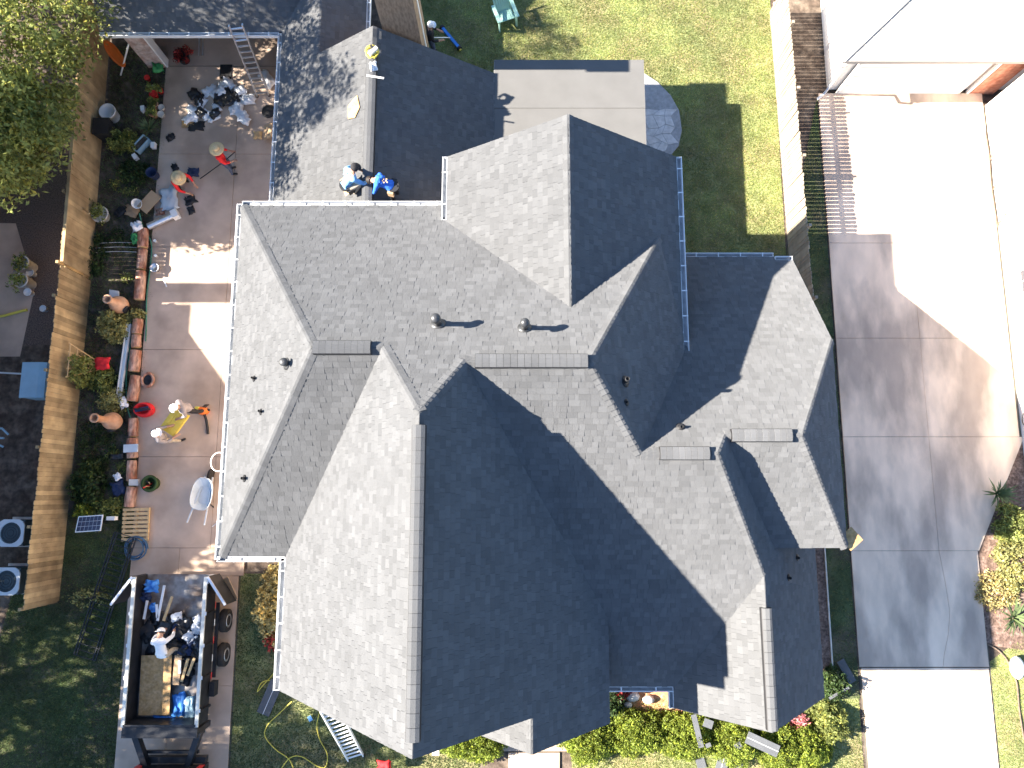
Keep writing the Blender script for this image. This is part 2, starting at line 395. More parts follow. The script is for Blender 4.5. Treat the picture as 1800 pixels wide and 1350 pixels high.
def iX(a, b, x):   # two planes at given x
    return (x, ((b[0] - a[0]) * x + b[2] - a[2]) / (a[1] - b[1]))
def iY(a, b, y):
    return (((b[1] - a[1]) * y + b[2] - a[2]) / (a[0] - b[0]), y)
r1w = i3(AN, AW, ASW); r1e = i3(AN, ASW, BW); ap = i3(AN, BW, BE); r2w = i3(AN, BE, AS); r2e = i3(AN, AS, AE)
mj = i3(AN, AE, CE); cv = i3(AN, CW, CE); k1 = i3(AS, AE, DN); d1 = i3(AS, DN, EE); dw = i3(DN, DS, EE); de = i3(DN, DS, DE); es = i3(AS, EE, EW)
cwv = iX(AN, (0, 0, zz(CW, -1.72, 0)), -1.72)
beas = iX(BE, AS, 2.36); ewas = iY(EW, AS, -4.9); eeds = iY(EE, DS, -1.295)
aece = iX(AE, CE, 4.38); aedn = iX(AE, DN, 4.38); aedn0 = iX(AE, DN, 4.0); dnde = iX(DN, DE, 8.32)
SB = -4.72; SF = -5.45; SE_ = -5.45; CNY = 8.92; GN = 13.3
KRX = -5.9; lv = (KRX, 14.75 + (zz(GW, KRX, 0) - 2.6) / .6)
ROOF = [
 ('AN', AN, [(-7.32, 7.74), (-1.72, 7.74), cwv, cv, mj, r2e, r2w, ap, r1e, r1w]),
 ('AW', AW, [(-7.32, 7.74), r1w, (-7.32, -1.52)]),
 ('ASW', ASW, [(-7.32, -1.52), r1w, r1e, (iY(ASW, BW, -1.52))]),
 ('BW', BW, [iY(ASW, BW, -1.52), r1e, ap, (-1.8, SB), (-5.67, SB)]),
 ('BE', BE, [ap, r2w, beas, (2.36, SF), (.42, SF), (.42, SB), (-1.8, SB)]),
 ('FW', FW, [(.42, SB + .1), (.42, SF), (-1.3, SF), (-1.3, SB + .1)]),
 ('AS', AS, [r2w, r2e, k1, d1, es, ewas, (2.0, -4.9), (2.0, beas[1]), beas]),
 ('AE', AE, [r2e, mj, aece, aedn, k1]),
 ('CW', CW, [(1.33, CNY), cv, cwv, (-1.72, CNY)]),
 ('CE', CE, [(1.33, CNY), (4.38, CNY), aece, mj, cv]),
 ('DN', DN, [k1, aedn0, (4.0, 7.0), (7.8, 7.0), (7.8, 6.86), (8.32, 6.86), dnde, de, dw, d1]),
 ('DS', DS, [dw, de, (8.32, -1.295), eeds]),
 ('DE', DE, [de, dnde, (8.32, -1.295)]),
 ('EE', EE, [d1, dw, eeds, (eeds[0], -.9), (8.5, -.9), (8.5, SE_), (es[0], SE_), es]),
 ('EW', EW, [es, (es[0], SE_), (4.2, SE_), (4.2, -4.9), ewas]),
 ('GW', GW, [(-7.4, 7.2), (-3.99, 7.2), (-3.99, GN), (KRX, GN), lv, (-7.4, 14.75)]),
 ('GE', GE, [(-3.99, 7.2), (-.58, 7.2), (-.58, GN), (-3.99, GN)]),
 ('KE', KE, [(KRX, GN), (-4.68, GN), (-4.68, 19), (KRX, 19)]),
 ('LS', LS, [(-13.3, 14.75), (-7.4, 14.75), lv, (KRX, 18.5), (-13.3, 18.5)]),
 ('LN', LN, [(-13.3, 18.5), (KRX, 18.5), (KRX, 22.2), (-13.3, 22.2)]),
]
# --- the roof deck: one solid shell below the shingles
deck = MB()
for nm, pl, poly in ROOF:
    deck.prism(poly, lambda x, y, p=pl: zz(p, x, y) - .17, lambda x, y, p=pl: zz(p, x, y) - .012)
roof = deck.build('roof', 'deck', house); roof['label'] = 'charcoal laminated shingle roof with hips, valleys and ridges'

# --- laminated shingles
EXPO = .143; WID = (.09, .14, .19, .25); TONES = (.885, .945, .99, 1.04, 1.11)
def clip_tri(poly, tri):
    out = poly
    for i in range(3):
        ax, ay = tri[i]; bx, by = tri[(i + 1) % 3]; res = []
        if not out: return []
        for j in range(len(out)):
            p = out[j]; q = out[(j + 1) % len(out)]
            dp = (bx - ax) * (p[1] - ay) - (by - ay) * (p[0] - ax); dq = (bx - ax) * (q[1] - ay) - (by - ay) * (q[0] - ax)
            if dp >= -1e-9: res.append(p)
            if (dp > 1e-9 and dq < -1e-9) or (dp < -1e-9 and dq > 1e-9):
                t = dp / (dp - dq); res.append((p[0] + t * (q[0] - p[0]), p[1] + t * (q[1] - p[1])))
        out = res
    return out
fullpool = []; fieldV = []; fieldF = []; fieldT = []
camv = Vector((0, 0, CAM_H))
for nm, pl, poly in ROOF:
    if nm in ('LN',): continue
    g = Vector((pl[0], pl[1])); gl = g.length; gd = g / gl
    h3 = Vector((gd.y, -gd.x, 0)); u3 = Vector((gd.x, gd.y, gl)).normalized(); n3 = h3.cross(u3)
    if n3.z < 0: h3 = -h3; n3 = -n3
    o3 = Vector((poly[0][0], poly[0][1], zz(pl, *poly[0])))
    st = [((Vector((x, y, zz(pl, x, y))) - o3).dot(h3), (Vector((x, y, zz(pl, x, y))) - o3).dot(u3)) for x, y in poly]
    tris = []
    for t in tessellate_polygon([[Vector((a, b, 0)) for a, b in st]]):
        q = [st[i] for i in t]
        if (q[1][0] - q[0][0]) * (q[2][1] - q[0][1]) - (q[1][1] - q[0][1]) * (q[2][0] - q[0][0]) < 0: q = q[::-1]
        tris.append(q)
    t0 = min(b for a, b in st); t1 = max(b for a, b in st)
    rnd = random.Random(nm); rows = int((t1 - t0) / EXPO) + 1
    for k in range(rows):
        ta = t0 + k * EXPO; tb = ta + EXPO + .004
        # span of the row
        rt = [q for q in tris if min(p[1] for p in q) < tb and max(p[1] for p in q) > ta]
        if not rt: continue
        lo = 1e9; hi = -1e9
        for q in rt:
            c = clip_tri([(-99, ta), (99, ta), (99, tb), (-99, tb)], q)
            for p in c: lo = min(lo, p[0]); hi = max(hi, p[0])
        s = lo - rnd.random() * .3; last = -1
        while s < hi:
            wi = rnd.choices(range(4), (2, 4, 4, 3))[0]; ww = WID[wi]
            ti = rnd.choices(range(5), (2, 4, 5, 4, 2))[0]
            if ti == last: ti = rnd.randrange(5)
            last = ti; thick = .007 + .009 * (rnd.random() < .5)
            rect = [(s + .0015, ta), (s + ww - .0015, ta), (s + ww - .0015, tb), (s + .0015, tb)]
            for q in rt:
                c = clip_tri(rect, q)
                if len(c) < 3: continue
                full = len(c) == 4 and abs((c[2][0] - c[0][0]) * (c[2][1] - c[0][1])) > ww * EXPO * .97
                if full and wi == 3:
                    ctr = o3 + h3 * (s + ww / 2) + u3 * ((ta + tb) / 2); d = camv - ctr
                    fullpool.append((n3.dot(d) / d.length ** 3, ctr, h3, u3, n3, wi, ti, thick, nm))
                    if nm not in ('GE', 'BE', 'AE', 'CE', 'EE', 'DE', 'KE', 'LS'):
                        fullpool[-1] = (fullpool[-1][0], *fullpool[-1][1:], (c, o3, ta)); continue
                    fullpool.pop()
                fieldF.append((c, o3, h3, u3, n3, ta, thick, ti))
            s += ww
fullpool.sort(key=lambda a: -a[0])
keep = fullpool[:300]
for a in fullpool[300:]:
    c, o3, ta = a[9]; fieldF.append((c, o3, a[2], a[3], a[4], ta, a[7], a[6]))
vs_ = []; fs_ = []; tn = []
for c, o3, h3, u3, n3, ta, thick, ti in fieldF:
    b = len(vs_); n = len(c)
    for s, t in c:
        k = (t - ta) / EXPO; vs_.append(o3 + h3 * s + u3 * t + n3 * (.003 + thick * (1 - k) + .002))
    for s, t in c: vs_.append(o3 + h3 * s + u3 * t - n3 * .006)
    fs_.append(tuple(range(b, b + n))); tn.append(TONES[ti])
    for i in range(n):
        j = (i + 1) % n; fs_.append((b + i, b + n + i, b + n + j, b + j)); tn.append(TONES[ti] * .95)
mb = MB(); mb.v = [tuple(p) for p in vs_]; mb.f = fs_; mb.mi = [0] * len(fs_); mb.sm = [False] * len(fs_)
stuff(mb.build('shingle_field', 'shingle', roof, tone=tn, fix=False))
shm = {}
for a in keep:
    key = (a[5], a[6], round(a[7], 3))
    if key not in shm:
        ww = WID[a[5]]; th = a[7]; m = MB()
        x = ww / 2 - .0015; y = EXPO / 2
        m.add([(-x, -y, .005 + th), (x, -y, .005 + th), (x, y + .004, .005), (-x, y + .004, .005), (-x, -y, -.006), (x, -y, -.006), (x, y + .004, -.006), (-x, y + .004, -.006)],
              [(0, 1, 2, 3), (4, 5, 1, 0), (5, 6, 2, 1), (6, 7, 3, 2), (7, 4, 0, 3)])
        me = bpy.data.meshes.new('shingle'); me.from_pydata(m.v, [], m.f); me.materials.append(MT['shingle'])
        at = me.attributes.new('tone', 'FLOAT_COLOR', 'FACE')
        at.data.foreach_set('color', [TONES[a[6]], TONES[a[6]], TONES[a[6]], 1.] * 5); shm[key] = me
    o = bpy.data.objects.new('shingle', shm[key]); link(o, roof)
    M = Matrix((a[2], a[3], a[4])).transposed().to_4x4(); M.translation = a[1] - a[3] * .002; o.matrix_local = M

# --- ridge and hip caps
def capline(a, b, pa, pb, wdt=.15, lift=.02, piece=EXPO, single=False):
    """bent cap pieces from a (low) to b (high); pa, pb the two roof planes"""
    A = Vector(a); B = Vector(b); d = (B - A); L = d.length; d /= L
    n = max(1, round(L / piece)); outs = []
    side = []
    for pl in (pa, pb):
        nn = Vector((-pl[0], -pl[1], 1)).normalized(); sdir = nn.cross(d).normalized(); side.append((nn, sdir))
    q = A.lerp(B, .5)
    for i in range(2):
        nn, sdir = side[i]
        t = q + sdir; mid = zz((pa, pb)[i], t.x, t.y); other = zz((pa, pb)[1 - i], t.x, t.y)
        if mid > other: side[i] = (nn, -sdir)
    up = (side[0][0] + side[1][0]).normalized()
    m = MB(); tone = []; res = []
    for k in range(n):
        p = A + d * (L * k / n); r = A + d * (L * (k + 1.25) / n) if k < n - 1 else B
        vs = []
        for pt, hh in ((p, lift + .016), (r, lift)):
            vs += [pt + side[0][1] * wdt + side[0][0] * (hh - .012), pt + side[0][1] * wdt * .25 + up * (hh + .0), pt + side[1][1] * wdt * .25 + up * hh, pt + side[1][1] * wdt + side[1][0] * (hh - .012)]
        lowv = [vs[0] - side[0][0] * .03, vs[1] - up * .03, vs[2] - up * .03, vs[3] - side[1][0] * .03, vs[4] - side[0][0] * .03, vs[7] - side[1][0] * .03]
        al = vs + lowv
        fs = [(0, 1, 5, 4), (1, 2, 6, 5), (2, 3, 7, 6), (0, 8, 9, 1), (1, 9, 10, 2), (2, 10, 11, 3), (0, 4, 12, 8), (3, 11, 13, 7)]
        tv = random.choice((.9, .96, 1.0, 1.08))
        if single:
            mm = MB().add(al, fs); mm.build('ridge_cap', 'shingle', roof, tone=tv)
        else: m.add(al, fs); tone += [tv] * len(fs)
    if not single: stuff(m.build('hip_cap', 'shingle', roof, tone=tone))
def p3(p, pl): return (p[0], p[1], zz(pl, *p))
for a, b, pa, pb in (((-7.32, 7.74), r1w, AN, AW), ((-7.32, -1.52), r1w, ASW, AW), (r1e, ap, BW, AN), (r2w, ap, BE, AN),
                     (k1, r2e, AE, AS), (mj, r2e, AE, AN), (es, d1, EE, AS), (dw, d1, EE, DN), (dnde, de, DE, DN), ((8.32, -1.295), de, DE, DS)):
    capline(p3(a, pa), p3(b, pa), pa, pb)
for a, b, pa, pb in ((r1w, r1e, AN, ASW), (r2w, r2e, AN, AS), (k1, d1, AS, DN), (dw, de, DN, DS), ((1.33, CNY), cv, CW, CE), ((KRX, GN), lv, GW, KE), ((.42, SF), (.42, SB), BE, FW)):
    capline(p3(a, pa), p3(b, pa), pa, pb)
# --- ridge vents with their cap pieces
def vent(a, b, wd=.30, caps=True):
    A = Vector(a); B = Vector(b); d = (B - A).normalized(); s = d.cross(Vector((0, 0, 1))).normalized()
    L = (B - A).length; m = MB(); h = .075
    prof = [(-wd / 2, -.10), (-wd / 2, .035), (-wd / 2 + .02, .05), (-.05, h), (.05, h), (wd / 2 - .02, .05), (wd / 2, .035), (wd / 2, -.10)]
    vs = [A + s * x + Vector((0, 0, z)) for x, z in prof] + [B + s * x + Vector((0, 0, z)) for x, z in prof]
    m.add(vs, [(i, i + 1, i + 9, i + 8) for i in range(7)] + [tuple(range(8)), tuple(range(15, 7, -1))])
    v = m.build('ridge_vent', 'black', roof)
    if caps:
        n = max(1, round(L / (EXPO if caps == 1 else .25)))
        for k in range(n):
            p = A + d * (L * k / n + .006); q = A + d * (L * (k + 1) / n)
            pr = [(-wd / 2 + .012, .048), (-.05, h + .008), (.05, h + .008), (wd / 2 - .012, .048)]
            u = [p + s * x + Vector((0, 0, z + .012)) for x, z in pr] + [q + s * x + Vector((0, 0, z + .002)) for x, z in pr]
            lo = [t - Vector((0, 0, .02)) for t in u[:4]]
            MB().add(u + lo, [(0, 1, 5, 4), (1, 2, 6, 5), (2, 3, 7, 6), (0, 8, 9, 1), (1, 9, 10, 2), (2, 10, 11, 3)]).build('ridge_cap', 'shingle', v, tone=random.choice((1.0, 1.05, 1.1, 1.2) if caps == 1 else (1.0, 1.03, 1.06)))
    return v
zr1 = zz(AN, *r1w); zr2 = zz(AN, *r2e); zd1 = zz(AS, *d1); zd2 = zz(DN, *de)
vent((r1w[0] + .02, r1w[1], zr1), (r1w[0] + 1.25, r1w[1], zr1)); vent((r2w[0] + .22, r2e[1], zr2), (r2e[0] - .05, r2e[1], zr2))
vent((k1[0] + .42, k1[1], zd1), (d1[0] - .2, d1[1], zd1)); vent((dw[0] + .14, dw[1], zd2), (de[0] - .25, de[1], zd2))
vent((ap[0], ap[1] - .25, 9.75), (ap[0], SB + .3, 9.75), .27, 2); vent((es[0], es[1] - .75, 5.96), (es[0], SE_ + .05, 5.96), .25, 2)
vent((-3.99, 12.4, zz(GW, -3.99, 0)), (-3.99, 7.4, zz(GW, -3.99, 0)), .30, 2)

# --- walls
wm = MB()
def wbox(x0, x1, y0, y1, z1, z0=0): wm.box(((x0 + x1) / 2, (y0 + y1) / 2, (z0 + z1) / 2), (x1 - x0, y1 - y0, z1 - z0))
for b in ((-6.95, 4.0, -1.15, 7.36, 5.0), (-5.3, 2.0, -4.4, -1.16, 5.0), (.75, 2.01, -5.1, -4.41, 5.05), (-1.35, 3.98, 7.37, 8.6, 5.45), (4.01, 7.98, -.95, 3.9, 5.2), (4.02, 7.98, 3.91, 6.6, 2.95),
          (4.55, 8.12, -5.1, -.96, 2.8), (2.02, 4.54, -4.4, -.97, 3.7)): wbox(*b)
for poly, zt, y0, y1 in (([(-5.2, 5.0), (-1.8, 9.4), (1.95, 5.3)], 0, SB + .33, SB + .5), ([(-1.3, 5.5), (1.33, 7.5), (3.95, 5.5)], 0, CNY - .5, CNY - .33), ([(4.6, 2.8), (4.6, 4.2), (6.05, 5.6), (8.1, 3.1), (8.1, 2.8)], 0, SE_ + .33, SE_ + .5),
                         ([(-7.0, 2.5), (-3.99, 4.6), (-.95, 2.5)], 0, GN - .5, GN - .33)):
    n = len(poly); vsx = [(x, y0, z) for x, z in poly] + [(x, y1, z) for x, z in poly]
    wm.add(vsx, [tuple(range(n)), tuple(range(2 * n - 1, n - 1, -1))] + [(i, (i + 1) % n, n + (i + 1) % n, n + i) for i in range(n)])
wbox(-6.98, -.95, 7.37, 12.85, 2.45); wbox(-7.1, -6.99, 12.86, 18.4, 2.45); wbox(-13.05, -6.99, 18.41, 18.6, 2.6); wbox(-13.05, -12.9, 15.45, 18.4, 2.45)
wm.build('wall', 'wall', house)
pier = MB(); pier.box((-12.72, 15.3, 1.2), (.66, .28, 2.4)); pier.build('pier', 'brick', house)
MB().box((-12.36, 15.3, 1.2), (.05, .31, 2.4)).build('door_jamb', 'white', house)
MB().box((-9.7, 15.36, 2.33), (5.3, .16, .25)).build('header_beam', 'white', house)

# --- gutters: open channels with hanger straps
def gutter(a, b, z, out, wd=.115, h=.11, straps=.62, ends=True):
    """a,b along the eave line (plan); out = outward direction"""
    a = Vector((*a, z)); b = Vector((*b, z)); o = Vector((*out, 0)); m = MB(); d = (b - a).normalized(); t = .012
    L = (b - a).length
    c = (a + b) / 2 + o * (wd / 2 + .012)
    ang = math.atan2(d.y, d.x)
    m.box(c - Vector((0, 0, h / 2)), (L, wd, t), ang, mi=1)
    m.box(c + o * (wd / 2) - Vector((0, 0, 0)), (L, t + .006, h + .02), ang); m.box(c - o * (wd / 2 - .004), (L, t, h), ang)
    for e, s in ((a, 1), (b, -1)):
        m.box(e + o * (wd / 2 + .012) + d * (s * .007), (t, wd - t, h), ang)
    g = m.build('gutter', ['guttermetal', 'gutterin'], house)
    n = int(L / straps)
    for k in range(n):
        p = a + d * ((k + .5) * L / n) + o * (wd / 2 + .012)
        MB().box(p + Vector((0, 0, h / 2 + .004)), (.03, wd + .03, .008), ang).build('hanger_strap', 'guttermetal', g)
    return g
gutter((-7.32, 7.74), (-1.72, 7.74), ZE - .06, (0, 1)); gutter((-7.32, -1.6), (-7.32, 7.8), ZE - .06, (-1, 0), ends=False)
gutter((-7.4, -1.52), (-5.7, -1.52), ZE - .06, (0, -1)); gutter((-5.67, SB), (-5.67, -1.56), ZE - .06, (-1, 0), .14)
gutter((-1.72, 7.15), (-1.72, CNY), 5.62, (-1, 0)); gutter((4.38, 3.55), (4.38, CNY), 5.62, (1, 0), .13)
gutter((4.5, 7.0), (7.8, 7.0), zz(DN, 0, 7.0) - .06, (0, 1)); gutter((7.8, 6.86), (8.32, 6.86), zz(DN, 0, 6.86) - .06, (0, 1))
gutter((2.38, -4.9), (4.18, -4.9), zz(AS, 0, -4.9) - .06, (0, -1)); gutter((4.2, SE_), (4.2, -5.02), zz(EW, 4.2, 0) - .06, (-1, 0))
gutter((-7.4, 7.9), (-7.4, 14.7), 2.54, (-1, 0)); gutter((-13.3, 14.75), (-7.52, 14.75), 2.54, (0, -1)); gutter((-4.68, GN), (-4.68, 18), zz(KE, -4.68, 0) - .06, (1, 0))
# --- rake boards
for a, b, y in (((-5.67, zz(BW, -5.67, 0)), (-1.8, 9.75), SB - .012), ((-1.8, 9.75), (.42, zz(BE, .42, 0)), SB - .012), ((-1.3, zz(FW, -1.3, 0)), (.42, zz(FW, .42, 0)), SF - .012), ((.42, zz(BE, .42, 0)), (2.36, zz(BE, 2.36, 0)), SF - .012),
                ((4.2, zz(EW, 4.2, 0)), (es[0], 5.96), SE_ - .012), ((es[0], 5.96), (8.5, zz(EE, 8.5, 0)), SE_ - .012), ((-1.72, 5.675), (1.33, 7.81), CNY + .012), ((1.33, 7.81), (4.38, 5.675), CNY + .012), ((-.58, 2.6), (-3.99, 4.919), GN + .012), ((KRX, 3.62), (-3.99, 4.919), GN + .012)):
    MB().add([(a[0], y, a[1] + .005), (b[0], y, b[1] + .005), (b[0], y, b[1] - .2), (a[0], y, a[1] - .2), (a[0], y + .022, a[1] + .005), (b[0], y + .022, b[1] + .005), (b[0], y + .022, b[1] - .2), (a[0], y + .022, a[1] - .2)],
           [(0, 1, 2, 3), (7, 6, 5, 4), (0, 4, 5, 1), (2, 6, 7, 3), (1, 5, 6, 2), (0, 3, 7, 4)]).build('rake_board', 'white', house).location = (0, .035 if y < 0 else -.06, -.172)

# --- flat patio roof with lapped strips
yl = [8.0, 9.55, 10.85, 12.1, 13.72]
pr = MB().box((1.815, 10.86, 2.52), (4.78, 5.74, .10)).build('patio_roof', 'white', house)
for i in range(4):
    y0, y1 = yl[i], yl[i + 1] + .05
    MB().add([(-.57, y0, 2.60 + .004 * i), (4.22, y0, 2.60 + .004 * i), (4.22, y1, 2.585 + .004 * i), (-.57, y1, 2.585 + .004 * i), (-.57, y0, 2.572), (4.22, y0, 2.572), (4.22, y1, 2.572), (-.57, y1, 2.572)],
             [(0, 1, 2, 3), (4, 5, 1, 0), (5, 6, 2, 1), (6, 7, 3, 2), (7, 4, 0, 3)]).build('roofing_strip', 'rolled', pr)
for x in (-.3, 4.0): MB().box((x, 13.5, 1.26), (.12, .12, 2.42)).build('post', 'white', pr)
# --- chimney behind the garage ridge
c0 = px(733, 94, 3.9); cx1 = -2.72; cx0 = -3.78; cy0 = 13.42; cy1 = 14.5; ct = 6.7
ch = MB(); ch.box(((cx0 + cx1) / 2, (cy0 + cy1) / 2, ct / 2), (cx1 - cx0, cy1 - cy0, ct)).build('chimney', 'weathered', house)
chm = house.children[-1]
MB().box(((cx0 + cx1) / 2, (cy0 + cy1) / 2, ct + .06), (cx1 - cx0 + .16, cy1 - cy0 + .16, .12)).build('chimney_cap', 'stone', chm)
MB().lathe([(.17, 0), (.17, .3), (.13, .3), (.13, .05)], ((cx0 + cx1) / 2, (cy0 + cy1) / 2, ct + .12), 14).build('flue', 'terracotta', chm)
MB().box((cx1 + .012, (cy0 + cy1) / 2, ct / 2), (.02, .12, ct)).build('corner_trim', 'white', chm)
# --- vent pipes
def pipe(u, v, pl, r, h, kind):
    p0 = px(u, v, 0); p1 = px(u, v, 10); f0 = p0.z - zz(pl, p0.x, p0.y); f1 = p1.z - zz(pl, p1.x, p1.y)
    q = p0 + (p1 - p0) * (f0 / (f0 - f1))
    m = MB()
    n = Vector((-pl[0], -pl[1], 1)).normalized(); M = Vector((0, 0, 1)).rotation_difference(n).to_matrix()
    m.lathe([(r * 2.6, .012), (r * 2.6, .03), (r * 1.5, .05)], q, 14, M=M)
    if kind == 2: m.lathe([(r * 1.45, -.05), (r * 1.35, .10), (r, .16), (r, h * .78), (r * 1.7, h * .8), (r * 1.75, h * .87), (r * 1.3, h * .97), (r * .4, h)], q, 16)
    elif kind == 1: m.lathe([(r * 1.3, -.05), (r * 1.1, .05), (r, .08), (r, h), (r * .75, h), (r * .75, h - .06)], q, 14)
    m.build('vent_pipe', 'ventmetal' if kind == 2 else 'plasticgrey' if r > .05 else 'black', house)
for a in ((770, 570, AN, .065, .62, 2), (922, 577, AN, .06, .6, 2), (505, 640, AW, .055, .32, 2), (1098, 671, AE, .05, .42, 1), (448, 666, AW, .03, .2, 1), (460, 724, AW, .03, .2, 1), (431, 841, AW, .035, .22, 1),
          (1100, 708, AE, .03, .12, 1), (1196, 751, DN, .04, .14, 1), (1400, 980, EE, .035, .16, 1), (1385, 1015, EE, .035, .18, 1)): pipe(*a)
# ============================================================ FOLIAGE
def leaf_cloud(centers, rads, per, size, spread_z=1., tone_sd=.3, flat=0.):
    """leaf quads scattered round clump centres; returns verts, faces, tones"""
    c = np.repeat(np.asarray(centers, np.float32), per, 0); r = np.repeat(np.asarray(rads, np.float32), per)
    n = len(c); d = rng.normal(0, 1, (n, 3)); d /= np.linalg.norm(d, axis=1)[:, None]
    p = c + d * (r * rng.uniform(.35, 1., n) ** .6)[:, None] * np.array([1, 1, spread_z])
    a = rng.normal(0, 1, (n, 3)); a[:, 2] *= (1 - flat); a /= np.linalg.norm(a, axis=1)[:, None]
    b = rng.normal(0, 1, (n, 3)); b[:, 2] *= (1 - flat); b = np.cross(a, b); b = np.cross(b, a) if flat > .5 else b
    b /= np.linalg.norm(b, axis=1)[:, None] + 1e-6
    s = size * rng.uniform(.6, 1.3, n)[:, None]
    v = np.stack([p - a * s, p + b * s * .45, p + a * s, p - b * s * .45], 1).reshape(-1, 3)
    ct = np.repeat(np.clip(rng.normal(1, .22, len(centers)), .5, 1.6), per)
    t = np.clip(ct * rng.normal(1, tone_sd, n), .3, 2.2)[:, None] * np.ones(3)
    yl = rng.random(n) < .12; t[yl] *= np.array([1.5, 1.25, .9])
    return v, np.arange(n * 4).reshape(-1, 4), t
def tree(name, label, base, trunk_h, crown_c, radii, nclump, per, leaf, mat, group=None, zmin=3., bias=None, clump=.65, extra=None, thin=0.):
    root = thing(name, label, 'tree', base, 0, group); b = Vector(base)
    cs = []
    while len(cs) < nclump:
        d = rng.uniform(-1, 1, 3)
        q = np.linalg.norm(d * np.array([1, 1, 1 if d[2] > 0 else .55]))
        if q > 1 or q < .45: continue
        p = np.array(crown_c) + d * np.array(radii)
        if p[2] < zmin or (p[2] > 7.5 and rng.random() < thin): continue
        cs.append(p - np.array(base))
    if extra:
        ec, er, en = extra; k = 0
        while k < en:
            d = rng.uniform(-1, 1, 3)
            if np.linalg.norm(d) < 1: cs.append(np.array(ec) + d * np.array(er) - np.array(base)); k += 1
    m = MB(); top = Vector(crown_c) - b
    m.tube([(0, 0, -.1), (.08, .05, trunk_h * .4), (.02, -.05, trunk_h), top * .8 + Vector((0, 0, .0))], [.34, .27, .22, .12], 10)
    m.build('trunk', 'bark', root)
    for k in range(9):
        e = Vector(cs[rng.integers(len(cs))]); s = Vector((0, 0, trunk_h * rng.uniform(.7, 1.1)))
        mid = s.lerp(e, .5) + Vector((0, 0, .5))
        MB().tube([s, mid, e], [.12, .07, .02], 6).build('limb', 'bark', root)
    v, f, t = leaf_cloud(cs, rng.uniform(clump * .6, clump * 1.3, len(cs)), per, leaf)
    stuff(quick('crown', v, f, mat, t, root))
    return root
tree('oak_tree', 'broad leafy tree overhanging the wooden fence beside the garage', (-18.2, 14.2, 0), 4.2, (-17.9, 14.2, 7.0), (5.4, 6.0, 5.4), 720, 155, .085, 'leaf', zmin=2.4, extra=((-16.2, 10.6, 3.8), (2.8, 1.9, 1.2), 150), thin=.72)
tree('shade_tree', 'unseen leafy tree added to the west to shade driveway and trailer', (-23.2, -6.2, 0), 4.5, (-23.2, -6.0, 8.0), (5.0, 4.8, 4.0), 330, 90, .13, 'leafdark', zmin=4)  # out of view; added for dappled shade over driveway and trailer
tree('shade_tree', 'tree standing behind the garage roof', (-19.5, 21.5, 0), 4.5, (-19.0, 21.0, 9.0), (5., 4.5, 4.2), 240, 90, .14, 'leafdark', zmin=4)

def bush(name, label, c, radii, n, leaf, mat, cat='shrub', group=None, per=26, box=False, clump=.14, rz=0.):
    root = thing(name, label, cat, (c[0], c[1], 0), rz, group)
    cs = []
    while len(cs) < n:
        d = rng.uniform(-1, 1, 3); d[2] = rng.uniform(0, 1)
        q = np.max(np.abs(d)) if box else np.linalg.norm(d)
        if q > 1 or q < .62: continue
        j = 1 + .10 * math.sin(d[0] * 5 + c[0]) + .08 * math.sin(d[1] * 7 + c[1] * 3)
        cs.append(d * np.array(radii) * j)
    v, f, t = leaf_cloud(cs, rng.uniform(clump * .7, clump * 1.3, n), per, leaf)
    v[:, 2] = np.maximum(v[:, 2], .01)
    stuff(quick('foliage', v, f, mat, t, root))
    m = MB(); 
    for k in range(7):
        e = Vector(cs[k]) * .8; m.tube([(rng.uniform(-.1, .1) * radii[0], rng.uniform(-.1, .1), 0), e * .5 + Vector((0, 0, .05)), e], [.02, .014, .006], 5)
    m.build('stem', 'bark', root)
    return root
def spiky(name, label, c, n, L, mat, cat='plant', wd=.03, z0=.05, group=None):
    root = thing(name, label, cat, (c[0], c[1], c[2] if len(c) > 2 else 0), 0, group)
    for k in range(n):
        a = 6.283 * k / n + random.uniform(-.2, .2); el = random.uniform(.35, 1.2); l = L * random.uniform(.75, 1.1)
        d = Vector((math.cos(a), math.sin(a), 0)); s = Vector((-d.y, d.x, 0))
        pts = [Vector((0, 0, z0)) + d * .03, Vector((0, 0, z0)) + d * (l * .5 * math.cos(el)) + Vector((0, 0, l * .5 * math.sin(el))), Vector((0, 0, z0)) + d * (l * math.cos(el)) + Vector((0, 0, l * .72 * math.sin(el)))]
        vs = [pts[0] - s * wd * .7, pts[0] + s * wd * .7, pts[1] - s * wd, pts[1] + s * wd, pts[2]] 
        lo = [p - Vector((0, 0, .006)) for p in vs]
        MB().add(vs + lo, [(0, 1, 3, 2), (2, 3, 4), (6, 5, 7, 8), (8, 7, 9), (0, 5, 6, 1), (0, 2, 7, 5), (1, 6, 8, 3), (2, 4, 9, 7), (3, 8, 9, 4)]).build('leaf', mat, root, tone=random.uniform(.8, 1.2))
    return root

